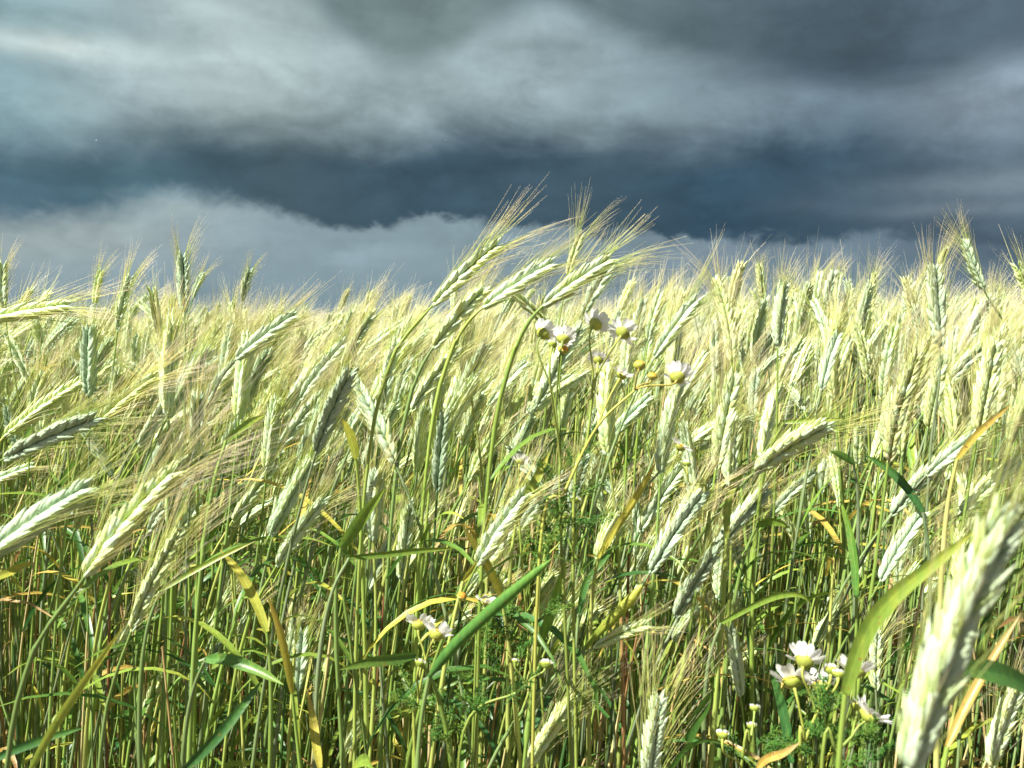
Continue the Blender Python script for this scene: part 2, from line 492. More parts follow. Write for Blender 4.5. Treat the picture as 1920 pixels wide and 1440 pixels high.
def ear_geo(p0, t0, L=.08, bend=.3, bdir=(1, 0, -.3), roll=0.0, lod=0, wsc=1.0, awn=.06, dry=.4, r_=None, spread=1.0, wind=(.12, 0, 0), var=None):
    """two-ranked bearded ear; returns (ear geometry, awn geometry)"""
    r_ = r_ or np.random.default_rng(int(rng.integers(1 << 30)))
    p0 = np.asarray(p0, float); t0 = nrm(t0); bdir = np.asarray(bdir, float)
    ns = 24
    ss = np.linspace(0, 1, ns)
    TT = nrm(t0[None] + bend * ss[:, None] * bdir[None])
    CC = p0 + np.vstack([np.zeros(3), np.cumsum((TT[1:] + TT[:-1]) / 2 * L / (ns - 1), 0)])
    nodes = {0: int(33 * L / .08), 1: int(24 * L / .08), 2: int(13 * L / .08), 3: 5}[lod]
    nodes = max(nodes, 4)
    i = np.arange(nodes)
    s = (i + .2) / (nodes + .3) * .93
    side = np.where(i % 2, 1.0, -1.0)
    f = s * (ns - 1); a = np.minimum(f.astype(int), ns - 2); w = (f - a)[:, None]
    c = CC[a] * (1 - w) + CC[a + 1] * w
    T = nrm(TT[a] * (1 - w) + TT[a + 1] * w)
    ref = np.array([0, 1.0, 0]) if abs(t0[1]) < .85 else np.array([1.0, 0, 0])
    N0 = nrm(np.cross(T, ref)); B0 = np.cross(T, N0)
    N = N0 * math.cos(roll) + B0 * math.sin(roll); B = np.cross(T, N)
    # envelope: narrow foot, full middle, tapering tip
    env = np.interp(s, [0, .08, .25, .6, .85, 1], [.55, .85, 1.05, .96, .72, .5])
    js = {0: (-1, 1, 0), 1: (-1, 1), 2: (-1, 1), 3: (0,)}[lod]
    tv, tf, tt = {0: LEM0, 1: LEM1, 2: LEM2, 3: LEM2}[lod]
    fat = {0: 1.0, 1: 1.08, 2: 1.4, 3: 3.0}[lod]
    ge, ga = G(), G()
    base_var = float(r_.random()) if var is None else var
    for j in js:
        n = nodes
        jit = r_.normal(0, 1, (n, 3))
        out = .36 + .06 * jit[:, 0] if j else .27 + .05 * jit[:, 0]
        fan = j * (.20 + .05 * jit[:, 1])
        D = nrm(T + N * (side * out)[:, None] + B * np.broadcast_to(fan, (n,))[:, None])
        l = .0158 * env * wsc ** .5 * np.clip(1 + .13 * jit[:, 2], .55, 1.3) * (1 if j else 1.12) * {0: 1, 1: 1, 2: 1.25, 3: 2.3}[lod]
        wj = np.clip(1 + .12 * r_.normal(0, 1, n), .5, 1.3); wd = .0038 * env * wsc * fat * wj; th = .0044 * env * wsc * fat * wj
        X = nrm(np.cross(D, N)); Y = np.cross(D, X)
        if lod == 3:
            D = T; l = np.full(n, L * .42) ; X, Y = N, B; off = 0.0; wd = .014 * env * wsc; th = .010 * env * wsc
        pos = c + N * (side * .0009 * wsc)[:, None] + B * (j * .0019 * wsc) if lod < 3 else c
        V = pos[:, None] + tv[None, :, 2:3] * (l[:, None, None] * D[:, None]) + tv[None, :, 0:1] * (wd[:, None, None] * X[:, None]) + tv[None, :, 1:2] * (th[:, None, None] * Y[:, None])
        # tips curl inwards
        V = V - (tt[None, :, None] ** 2) * (N * (side * .0008 * env)[:, None] + B * (j * .0004 * env)[:, None])[:, None] * (1 if lod < 3 else 0)
        nv = len(tv)
        Fc = (tf[None] + np.arange(n)[:, None, None] * nv).reshape(-1, tf.shape[1])
        cc = np.stack([np.full((n, nv), base_var), np.repeat(tt[None], n, 0), np.broadcast_to((dry + .11 * jit[:, 0])[:, None], (n, nv))], -1).reshape(-1, 3)
        ge.add(V.reshape(-1, 3), Q=Fc if tf.shape[1] == 4 else None, T=Fc if tf.shape[1] == 3 else None, C=cc)
        # awns
        if lod == 0 and j == 0: keep = s > .5
        elif lod == 2: keep = (i % 2 == (0 if j > 0 else 1)) | (s > .6)
        elif lod == 3: keep = np.ones(n, bool)
        else: keep = r_.random(n) < (.9 if lod == 0 else .72)
        if not keep.any() or awn <= 0: continue
        k = int(keep.sum())
        al = .86 * awn * np.interp(s[keep], [0, .3, .8, 1], [.65, 1, 1, .85]) * np.clip(1 + .22 * r_.normal(0, 1, k), .3, 1.5)
        st = pos[keep] + D[keep] * (l[keep] * .93)[:, None]
        dd = nrm(T[keep] + (N[keep] * (side[keep] * .17)[:, None] + B[keep] * (j * .13)) * spread + r_.normal(0, .07, (k, 3)) * spread + np.asarray(wind) * .5)
        segs = {0: 4, 1: 2, 2: 1, 3: 1}[lod]
        u = np.linspace(0, 1, segs + 1)
        curve = np.asarray(wind)[None] * .7 + r_.normal(0, .03, (k, 3)) + (N[keep] * (side[keep] * .08)[:, None]) * spread
        pts = st[:, None] + al[:, None, None] * (dd[:, None] * u[None, :, None] + curve[:, None] * (u ** 2)[None, :, None])
        r0 = {0: .00024, 1: .00028, 2: .0006, 3: .0014}[lod]
        sides = 3 if lod == 0 else 2
        rr = r0 * (1 - .72 * u)
        A1 = nrm(np.cross(dd, r_.normal(0, 1, (k, 3)))); A2 = np.cross(dd, A1)
        if sides == 3:
            ang = np.arange(3) * 2.0944
            ringv = np.cos(ang)[None, :, None] * A1[:, None] + np.sin(ang)[None, :, None] * A2[:, None]
        else:
            ringv = np.stack([A1, -A1], 1)
        VV = pts[:, :, None] + rr[None, :, None, None] * ringv[:, None]
        nvv = (segs + 1) * sides
        qq = []
        for b_ in range(segs):
            for e_ in range(sides if sides > 2 else 1):
                qq.append([b_ * sides + e_, b_ * sides + (e_ + 1) % sides, (b_ + 1) * sides + (e_ + 1) % sides, (b_ + 1) * sides + e_])
        QQ = (np.array(qq)[None] + (np.arange(k) * nvv)[:, None, None]).reshape(-1, 4)
        ca = np.stack([np.full((k, nvv), base_var), np.repeat(np.repeat(u, sides)[None], k, 0), np.full((k, nvv), dry)], -1).reshape(-1, 3)
        ga.add(VV.reshape(-1, 3), Q=QQ, C=ca)
    if lod < 2:
        tube(ge, CC[::4], .0012, 4, C=(base_var, .3, dry))
    return ge, ga

def stem_geo(g, pts, r=.0016, k=6, dry=.3, m=0, var=.5, dry_low=None):
    if k >= 6:
        pts = spline(pts, 44)
    n = len(pts)
    dl = dry if dry_low is None else dry_low
    rr = np.interp(np.linspace(0, 1, n), [0, .6, 1], [1.35, 1.15, .8]) * r
    if k >= 6:
        a_ = np.linspace(0, 1, n)
        for nd in (.2 + .08 * var, .45 + .1 * var, .7 + .1 * var):
            rr = rr * (1 + .55 * np.exp(-((a_ - nd) / .008) ** 2) + .22 * ((a_ > nd) & (a_ < nd + .14)))
    C = np.stack([np.full(n, var), np.linspace(0, 1, n), np.interp(np.linspace(0, 1, n), [0, .7, 1], [dl, dry, dry])], -1)
    tube(g, pts, rr, k, m=m, C=C)

def leaf_geo(g, base, up, lean, L=.17, w=.010, droop=1.0, dry=.2, n=9, m=0, var=.5, twist=0.0, drytip=.25):
    """blade leaving the stem at base, rising along lean then drooping"""
    lean = nrm(np.array([lean[0], lean[1], 0]))
    a = np.linspace(0, 1, n)
    ang = up - droop * a ** 1.5 * 2.0
    d = np.stack([np.cos(ang) * lean[0], np.cos(ang) * lean[1], np.sin(ang)], -1)
    pts = np.asarray(base) + np.vstack([np.zeros(3), np.cumsum(d[1:] * L / (n - 1), 0)])
    wd = w * np.interp(a, [0, .12, .45, .8, 1], [.45, .8, 1, .55, .04])
    side = nrm(np.array([-lean[1], lean[0], 0]))
    C = np.stack([np.full(n, var), a, dry + drytip * a ** 3], -1)
    ribbon(g, pts, wd, side, m=m, C=C, twist=twist)

# ------------------------------------------------------------------ ground
def ground():
    g = G()
    s = 3000
    g.add([(-s, -60, 0), (s, -60, 0), (s, s, 0), (-s, s, 0)], Q=[[0, 1, 2, 3]])
    o = link('ground', to_mesh('ground', g.arrays(), [M_SOIL]))
    o['kind'] = 'structure'; o['label'] = 'dark brown soil under the rye'
ground()

# ------------------------------------------------------------------ hero stalks read off the photograph
# (base px, tip px, ear mm, wide, dryness (set low it also colours shade into dark ears), awn mm, bend, roll, label, options)
HERO = []
FLOWERS = []
def H(bx, by, tx, ty, mm, wide, dry, awn, label, **k):
    HERO.append((bx, by, tx, ty, mm, wide, dry, awn, label, k))

H(812, 572, 940, 455, 84, 1.05, .62, 62, 'yellow-green bearded ear standing alone against the dark cloud, leaning right, middle of the picture', via=(740, 662))
H(905, 577, 1040, 492, 82, 1.15, .5, 60, 'green bearded ear leaning far right against the sky between two taller yellow-green ears', via=(850, 650))
H(1018, 574, 1150, 484, 73, 1.05, .4, 54, 'yellow-green ear bowing right on a curved green stem directly above the white daisies', via=(962, 665), spread=1.2, roll=-.3)
H(1092, 592, 1143, 500, 74, 1.35, .12, 60, 'dark shaded grey-green ear tucked under the spray of long awns above the daisies', spread=1.4)  # ear in shade: the darkness is put into its husk colour
H(1064, 520, 1092, 435, 72, .9, .6, 74, 'upright pale ear with the tallest fan of white awns in the field, above the daisies', spread=1.5)
H(812, 652, 910, 540, 80, 1.2, .45, 56, 'green ear leaning right just below the lone yellow-green ear against the sky', via=(772, 735))
H(770, 772, 862, 650, 84, .95, .5, 56, 'slim pale ear on a brownish stem, left of the daisies, leaning right', via=(690, 960))
H(346, 588, 342, 476, 80, 1.25, .05, 52, 'tall upright dark green ear standing highest on the left against grey sky', via=(346, 760), bend=.02, roll=.5)  # low dryness darkens the whole ear, standing in for its backlit shadow side
H(361, 560, 381, 512, 52, .8, .4, 40, 'small ear with white awns close behind the tall upright dark green ear')
H(220, 622, 246, 514, 80, .85, .45, 50, 'slender pale ear left of the tall dark green ear, its tip leaning right', roll=.4)
H(178, 572, 190, 506, 70, .95, .55, 48, 'thin olive ear against the sky, second ear left of the tall dark green one')
H(454, 568, 470, 504, 66, 1.0, .3, 42, 'small pale ear rising alone against grey sky right of the tall dark green ear', via=(450, 640))
H(446, 640, 433, 566, 70, 1.0, .5, 58, 'yellow-green ear tilted slightly left with pinkish awns against the sky')
H(443, 674, 556, 590, 78, 1.15, .3, 52, 'grey-green ear leaning right on a long curved stem, left of middle', via=(385, 775))
H(-30, 600, 132, 573, 86, 1.1, .5, 62, 'nearly horizontal dark green ear entering at the left edge under the sky', via=(-90, 640))
H(8, 580, 5, 492, 74, 1.15, .55, 46, 'upright olive ear cut by the left edge against the sky')
H(166, 742, 168, 612, 82, 1.35, .08, 60, 'plump blue-green upright ear with clear braided husks, left side', bend=.03, roll=0.0)
H(8, 860, 186, 782, 90, 1.3, .22, 62, 'large blue-green ear lying over to the right at the left edge', via=(-70, 930))
H(172, 806, 300, 700, 84, .75, .75, 66, 'slim golden ear with long straw awns leaning right, left side', via=(150, 850))
H(-35, 1052, 172, 912, 92, 1.4, .28, 70, 'very large grey-green ear at the left edge under a cloud of golden awns', via=(-150, 1150), spread=1.3)
H(160, 1080, 332, 880, 92, 1.15, .5, 80, 'long pale ear sweeping up to the right from a blue-green stem, lower left', via=(60, 1230), spread=1.2)
H(246, 1184, 342, 988, 92, .85, .68, 76, 'slender straw-pale ear right of the long sweeping pale ear, lower left', via=(200, 1330))
H(-30, 912, 66, 872, 80, 1.0, .45, 50, 'pale ear lying over at the left edge between two larger blue-green ears')
H(592, 850, 662, 690, 86, 1.35, .22, 58, 'stout ear lit on its left and dark on its right, left of middle', roll=.2)
H(716, 772, 746, 632, 84, 1.1, .35, 56, 'green ear leaning slightly right beside a darker one, left of middle')
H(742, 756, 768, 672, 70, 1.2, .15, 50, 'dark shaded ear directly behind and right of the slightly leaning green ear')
H(820, 922, 834, 772, 84, 1.2, .12, 60, 'upright blue-green ear with braided husks facing the camera, centre', bend=.05, roll=0.0)
H(880, 902, 932, 802, 78, .95, .62, 62, 'pale yellow ear leaning right beside the upright blue-green ear in the centre')
H(518, 1062, 612, 932, 84, .95, .45, 70, 'pale green ear with fanned awns leaning right over dark stems', via=(468, 1160), spread=1.5)
H(690, 1112, 742, 1000, 80, 1.1, .5, 66, 'whitish green ear with long pale awns, below and left of the centre', via=(672, 1230), spread=1.4)
H(560, 1296, 570, 1178, 70, 1.0, .1, 44, 'small bluish ear low among the stems with dark braided husks', bend=.05)
H(272, 1345, 306, 1262, 58, .9, .55, 44, 'small pale green ear low down near the bottom left')
H(1218, 1074, 1322, 920, 90, 1.2, .3, 56, 'large silvery ear leaning right on a thick pale sheathed stem, right of centre', via=(1085, 1235), sheath=True)
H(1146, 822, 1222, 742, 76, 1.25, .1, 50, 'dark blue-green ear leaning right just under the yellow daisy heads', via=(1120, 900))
H(1226, 672, 1310, 558, 84, 1.2, .32, 72, 'broad silvery ear leaning right beside the rightmost daisy heads', spread=1.3)
H(1192, 640, 1208, 560, 72, 1.2, .25, 50, 'whitish upright ear behind the daisies with husks like chevrons')
H(1215, 640, 1240, 545, 78, 1.1, .35, 56, 'pale upright ear between the daisies and the broad silvery ear')
H(1650, 1090, 1732, 958, 84, 1.15, .25, 56, 'white-green ear lit brightly in the lower right, leaning right', via=(1560, 1250))
H(1736, 892, 1842, 806, 80, 1.2, .35, 60, 'whitish ear lying over to the right near the right edge')
H(1802, 962, 1912, 862, 84, 1.2, .4, 56, 'whitish ear lying over at the right edge below another like it')
H(1700, 1450, 1905, 940, 96, 1.0, .42, 60, 'huge out-of-focus ear closest of all, slanting up the right side', via=(1660, 1640))
H(1212, 1500, 1238, 1296, 84, 1.15, .42, 74, 'near blurred ear at the bottom edge with brown awns standing straight up', via=(1205, 1640), bend=.03, spread=1.1)
H(986, 1446, 1082, 1300, 84, 1.0, .5, 66, 'pale ear leaning right at the bottom edge, middle', via=(930, 1560))
H(1856, 1440, 1915, 1270, 84, 1.15, .4, 56, 'white-green ear at the bottom right corner')
H(1762, 650, 1752, 498, 88, 1.3, .3, 56, 'broad tall pale ear standing upright above the crop on the right', bend=.03, via=(1745, 840), roll=.1)
H(1846, 546, 1806, 448, 78, .95, .42, 46, 'pale ear tipped over to the left high on the right with awns touching its neighbour', via=(1890, 620), wind=(-.15, 0, .1))
H(1756, 520, 1775, 462, 74, .9, .66, 50, 'golden-green ear leaning right whose awns meet the left-tipped ear')
H(1638, 562, 1640, 510, 66, 1.0, .66, 66, 'short golden ear with a tall straight brush of pale awns against dark cloud', spread=1.3, bend=.03)
H(1430, 560, 1424, 494, 66, 1.0, .55, 30, 'yellow-green upright ear rising above the crop, right of middle', bend=.02)
H(1458, 652, 1470, 528, 84, 1.15, .35, 48, 'whitish upright ear with short reddish awns, right of middle', roll=.5)
H(1340, 690, 1338, 600, 76, 1.0, .3, 50, 'upright green ear with dark zigzag husks right of the daisies', bend=.02)
H(1529, 572, 1538, 512, 64, 1.2, .3, 44, 'left one of a pair of white upright ears touching the skyline')
H(1548, 574, 1564, 508, 64, 1.1, .32, 44, 'right one of a pair of white upright ears touching the skyline')
H(1568, 566, 1574, 510, 60, .9, .58, 44, 'narrow olive ear right beside the pair of white ears on the skyline')
H(1694, 582, 1712, 528, 64, 1.3, .3, 44, 'short plump white ear left of the broad tall pale ear on the right')
H(1716, 580, 1734, 520, 66, 1.0, .62, 50, 'yellow ear leaning on the left flank of the broad tall pale ear')
H(1916, 712, 1878, 606, 84, 1.1, .25, 50, 'silvery ear tilted left, cut by the right edge', bdir=(-1, 0, -.3))
H(1462, 712, 1506, 634, 74, 1.1, .4, 36, 'white ear leaning right in the middle of the right-hand crop')
H(1432, 792, 1462, 716, 72, 1.0, .45, 40, 'white ear leaning right just below another like it, right of middle')
H(1508, 772, 1474, 716, 58, .9, .45, 34, 'small white ear drooping to the left, right of middle', bdir=(-1, 0, -.3))
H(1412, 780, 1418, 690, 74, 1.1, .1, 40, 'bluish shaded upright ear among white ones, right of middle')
H(1608, 872, 1612, 800, 58, 1.0, .4, 30, 'small white upright ear with dark furrow above the dark stems on the right')
H(1540, 925, 1548, 860, 56, 1.1, .4, 30, 'small whitish ear low on the right above broad leaves')
H(1655, 830, 1680, 724, 76, 1.1, .4, 44, 'whitish ear leaning slightly right below the short golden one')
H(1780, 700, 1790, 610, 70, 1.1, .15, 44, 'dark shaded ear right behind the broad tall pale ear')
H(60, 800, 80, 700, 76, 1.1, .6, 70, 'golden hazy ear left of the plump blue-green ear')
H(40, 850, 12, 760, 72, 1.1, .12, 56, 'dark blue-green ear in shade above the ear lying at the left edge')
H(255, 690, 258, 628, 60, 1.0, .3, 50, 'small dark upright ear below the slender pale ear on the left')
H(318, 640, 322, 576, 60, .9, .45, 44, 'small green upright ear just left of the tall dark green ear')
H(640, 690, 700, 590, 80, .9, .5, 66, 'pale ear leaning right behind the stout two-toned ear')
H(900, 1165, 948, 1085, 56, .8, .6, 40, 'small pale ear among yellow leaves below the centre')
H(1130, 940, 1112, 872, 60, 1.0, .25, 40, 'pale shaded ear amid feathery leaves under the daisies')
H(1070, 960, 1100, 850, 72, 1.1, .2, 46, 'grey-green ear amid feathery leaves below the daisies')
H(340, 1000, 300, 1035, 40, .8, .45, 30, 'tiny pale ear between the two long pale ears, lower left')
H(1270, 1010, 1290, 930, 60, .9, .2, 40, 'small grey ear behind the large silvery ear')

STALK_GROUP = 'rye stalks at the near edge of the crop'
used_roots = []
def stalk_thing(label, root, parts, group=STALK_GROUP):
    """parts: list of (name, arrays G, material, parent part name or None); local to root"""
    t = thing('rye_stalk', label, 'rye stalk', root, group)
    made = {}
    for nm, g, mat, par in parts:
        V, Q, T, mq, mt, C = g.arrays()
        o = link(nm, to_mesh(nm, (V - np.asarray(root, np.float32), Q, T, mq, mt, C), [mat]), made.get(par, t))
        made[nm] = o
    return t

hero_boxes = []
for (bx, by, tx, ty, mm, wide, dry, awn, label, k) in HERO:
    plen = math.hypot(tx - bx, ty - by)
    d = F * mm / 1000 / plen
    r_ = np.random.default_rng(int(bx * 7 + by * 13 + 5000))
    dz = 0.0 if d < .6 else float(r_.normal(0, .012))
    e0, e1 = P(bx, by, d), P(tx, ty, d + dz)
    if e0[2] > 1.36: pass
    ax = e1 - e0
    L = np.linalg.norm(ax)
    bend = k.get('bend', .22)
    bdir = nrm(np.array(k.get('bdir', (1.0, 0, -.35))))
    t0 = nrm(nrm(ax) - bend * .5 * bdir)
    roll = k.get('roll', float(r_.uniform(-.45, .45)))
    var = float(r_.random())
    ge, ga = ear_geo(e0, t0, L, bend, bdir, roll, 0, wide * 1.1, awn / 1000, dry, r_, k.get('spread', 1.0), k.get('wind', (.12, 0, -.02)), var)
    # stem from the ground, through the optional pixel, into the ear
    lean = np.array([nrm(ax)[0], 0.0])
    if 'via' in k:
        v = P(*k['via'], d + .01)
        out = nrm(v - e0)
        m_ = nrm(out + np.array([0, 0, -.35]))
        dv = np.linalg.norm(v - e0)
        top = bez(e0, e0 - t0 * dv * .35, v - m_ * dv * .35, v, 9)
        run = nrm(out + np.array([0, 0, -.9]))
        gx = v[0] + run[0] / max(-run[2], .2) * .18
        root = np.array([gx + r_.normal(0, .02), d + .03, 0])
        low = bez(v, v + m_ * .14, np.array([root[0], root[1], .45]), root, 12)
        pts = np.vstack([top, low[1:]])[::-1]
    else:
        gx = e0[0] - (abs(t0[0]) * .22 + .02) * np.sign(t0[0] + 1e-6)
        root = np.array([gx + r_.normal(0, .02), d + .03 + abs(r_.normal(0, .02)), 0])
        pts = bez(root, root + [0, 0, e0[2] * .55], e0 - t0 * .22, e0, 16)
    gs = G()
    sr = .0012 + .0003 * r_.random()
    stem_geo(gs, pts, sr, 6, dry=min(.42, dry * .6 + .05), var=.5, dry_low=.15 + .35 * r_.random())
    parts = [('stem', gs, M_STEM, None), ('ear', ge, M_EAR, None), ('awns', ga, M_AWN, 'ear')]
    if k.get('sheath'):
        gh = G()
        sp_ = pts[-8:-1]
        tube(gh, sp_, np.interp(np.linspace(0, 1, len(sp_)), [0, .5, .85, 1], [.0022, .0052, .005, .0018]), 8,
             C=np.stack([np.full(len(sp_), .5), np.linspace(0, 1, len(sp_)), np.linspace(.42, .55, len(sp_))], -1))
        parts.append(('leaf_sheath', gh, M_LEAF, None))
    nl = 1 if d < .5 else 2
    for q in range(nl):
        z = e0[2] - r_.uniform(.16, .45)
        b = pts[int(np.argmin(np.abs(pts[:, 2] - z)))]
        gl = G(); a = r_.uniform(-1.2, 1.2) if r_.random() < .7 else r_.uniform(2, 4)
        leaf_geo(gl, b, r_.uniform(.7, 1.2), (math.cos(a), math.sin(a)), r_.uniform(.10, .2), r_.uniform(.006, .010), r_.uniform(.4, 1.1),
                 dry=float(r_.choice([.12, .2, .3, .4, .6])), var=var, twist=r_.uniform(-1, 1))
        parts.append(('leaf', gl, M_LEAF, None))
    stalk_thing(label, root, parts)
    hero_boxes.append(((bx + tx) / 2, (by + ty) / 2, d, label))
    used_roots.append(root)

# ------------------------------------------------------------------ leafy shoots with the blades seen in the photograph
SHOOTS = [  # pixel path base -> tip, distance, width px, dryness, label
    ([(805, 1268), (850, 1212), (915, 1150), (975, 1098), (1035, 1048)], .62, 24, .08, 'thick dark green rolled blade slanting right across the bottom centre', True),
    ([(1362, 1010), (1364, 950), (1376, 905), (1396, 880), (1424, 864)], .85, 16, .45, 'yellow-green blade rising straight and folding right, lit from the left', False),
    ([(1122, 1045), (1150, 1000), (1185, 945), (1212, 900), (1230, 866)], .85, 15, .56, 'yellow blade with orange tip slanting right of the feathery leaves', False),
    ([(968, 975), (990, 930), (1012, 885), (1030, 846)], .9, 20, .5, 'yellow-green blade standing under the small lone daisy', False),
    ([(386, 1236), (430, 1238), (480, 1256), (532, 1284)], .75, 23, .2, 'bright green blade arching to the right low on the left', False),
    ([(500, 1185), (480, 1130), (450, 1075), (412, 1030)], .8, 19, .52, 'yellow-green blade slanting left above the dark stems', False),
    ([(548, 1300), (535, 1230), (520, 1170), (502, 1118)], .8, 15, .64, 'narrow yellow blade standing beside the small bluish ear', False),
    ([(300, 1108), (350, 1078), (410, 1046), (480, 1014)], .75, 11, .45, 'narrow yellow-green blade pointing right under the pale sweeping ears', False),
    ([(780, 1228), (735, 1236), (690, 1242), (636, 1256)], .7, 21, .22, 'green blade pointing left beside the low pair of daisies', False),
    ([(655, 1046), (720, 1040), (790, 1032), (855, 1028)], .8, 13, .25, 'narrow green blade lying level left of the centre', False),
    ([(56, 1445), (100, 1365), (160, 1275), (234, 1172)], .55, 17, .4, 'long yellow-green blade slanting up from the bottom left corner', False),
    ([(-15, 1425), (40, 1402), (95, 1382), (158, 1364)], .6, 18, .08, 'dark green blade pointing right at the bottom left corner', False),
    ([(940, 1118), (920, 1075), (895, 1030), (866, 985)], .8, 19, .56, 'pale yellow blade tilted left, one arm of a crossed pair', False),
    ([(868, 1090), (885, 1068), (908, 1040), (936, 1006)], .79, 13, .64, 'pale yellow blade tilted right, other arm of a crossed pair', False),
    ([(1585, 1300), (1608, 1225), (1640, 1160), (1690, 1105), (1760, 1050), (1840, 985)], .45, 32, .4, 'broad pale green leaf arching right behind the huge near ear', False),
    ([(1776, 1400), (1808, 1330), (1855, 1245), (1915, 1150)], .5, 18, .72, 'dry orange blade rising to the right at the lower right edge', False),
    ([(1795, 860), (1825, 822), (1860, 788), (1895, 758)], .7, 13, .72, 'small orange blade above the whitish ears near the right edge', False),
    ([(1352, 1168), (1400, 1142), (1455, 1118), (1500, 1116), (1524, 1136)], .8, 13, .3, 'curled green blade arching over the dark gap right of centre', False),
    ([(1420, 1440), (1440, 1422), (1470, 1412), (1500, 1392)], .6, 16, .72, 'pale orange blade lying at the bottom edge left of the white flowers', False),
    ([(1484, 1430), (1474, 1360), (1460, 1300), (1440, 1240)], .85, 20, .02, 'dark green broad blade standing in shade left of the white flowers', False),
    ([(1470, 792), (1510, 788), (1545, 787), (1582, 785)], .9, 10, .35, 'thin olive blade lying level among white ears on the right', False),
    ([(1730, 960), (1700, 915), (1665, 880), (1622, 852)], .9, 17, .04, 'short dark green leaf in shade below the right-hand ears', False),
    ([(1600, 868), (1585, 858), (1570, 850), (1556, 846)], .9, 14, .2, 'short green blade pointing left beside the dark short leaf', False),
    ([(424, 826), (450, 805), (472, 790), (497, 778)], .8, 15, .36, 'bright yellow-green blade pointing right below the grey-green leaning ear', False),
    ([(668, 860), (660, 830), (650, 805), (640, 785)], .85, 20, .52, 'yellow blade standing right of the stout two-toned ear', False),
    ([(-20, 1088), (15, 1075), (40, 1062), (66, 1056)], .6, 18, .5, 'yellow blade under the very large ear at the left edge', False),
    ([(640, 1025), (665, 990), (690, 955), (722, 915)], .8, 24, .25, 'broad green blade slanting right among stems left of centre', False),
    ([(340, 1450), (400, 1390), (450, 1330), (492, 1275)], .6, 22, .03, 'dark green blade slanting right from the bottom edge on the left', False),
    ([(1930, 1290), (1880, 1268), (1830, 1258), (1790, 1262)], .45, 46, .12, 'broad green leaf lying level at the right edge', False),
    ([(1606, 1120), (1602, 1050), (1592, 990), (1574, 930)], .9, 17, .2, 'broad upright green blade in the dark gap on the right', False),
    ([(1420, 985), (1445, 978), (1465, 980), (1482, 990)], .9, 16, .35, 'short green blade arching right above dark stems', False),
    ([(600, 1440), (592, 1390), (586, 1345), (575, 1290)], .75, 18, .6, 'golden blade standing at the bottom left of centre', False),
    ([(1290, 1390), (1305, 1350), (1322, 1320), (1332, 1290)], .8, 24, .2, 'oval green leaf beside the near ear at the bottom', False),
    ([(700, 1440), (690, 1425), (672, 1432), (655, 1455)], .6, 24, .3, 'pale green leaf folded over at the bottom edge', False),
    ([(1010, 1210), (1035, 1150), (1050, 1100), (1062, 1050)], .8, 22, .3, 'upright green blade standing right of the thick rolled blade', False),
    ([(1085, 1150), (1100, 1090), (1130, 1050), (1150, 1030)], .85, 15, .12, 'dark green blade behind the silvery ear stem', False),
]
for si, (path, d, wpx, dry, label, roll) in enumerate(SHOOTS):
    r_ = np.random.default_rng(900 + si)
    pp = [P(x, y, d + .03 * i / (len(path) - 1) * (1 if si % 2 else -1)) for i, (x, y) in enumerate(path)]
    pts = spline(pp, 18)
    a = np.linspace(0, 1, 18)
    w = wpx / F * d
    base = pts[0]
    root = np.array([base[0] + r_.normal(0, .03), base[1] + .02, 0])
    t0 = nrm(pts[1] - pts[0])
    gs = G()
    sp_ = bez(root, root + [0, 0, base[2] * .6], base - nrm(t0 + [0, 0, 1.2]) * .1, base, 12)
    stem_geo(gs, sp_, .0018, 6, dry=min(.5, dry * .6 + .1), var=r_.random())
    gl = G()
    C = np.stack([np.full(18, .5), a, dry + .14 * a ** 2], -1)
    if roll:
        tube(gl, pts, np.interp(a, [0, .15, .6, .9, 1], [.35, .9, 1, .6, .1]) * w / 2, 8, C=C)
    else:
        wd = w * np.interp(a, [0, .12, .5, .82, 1], [.5, .85, 1, .6, .04])
        view = nrm(base - CAM)
        tg = nrm(pts[-1] - pts[0])
        side = nrm(nrm(np.cross(tg, view)) + view * r_.uniform(-.5, .5))
        ribbon(gl, pts, wd, side, fold=.35, C=C, twist=r_.uniform(-.5, .5))
    t = thing('rye_shoot', label, 'rye shoot', root, 'leafy rye shoots at the near edge of the crop')
    for nm, g, mat in (('stem', gs, M_STEM), ('leaf', gl, M_LEAF)):
        V, Q, T, mq, mt, CC_ = g.arrays()
        link(nm, to_mesh(nm, (V - root.astype(np.float32), Q, T, mq, mt, CC_), [mat]), t)

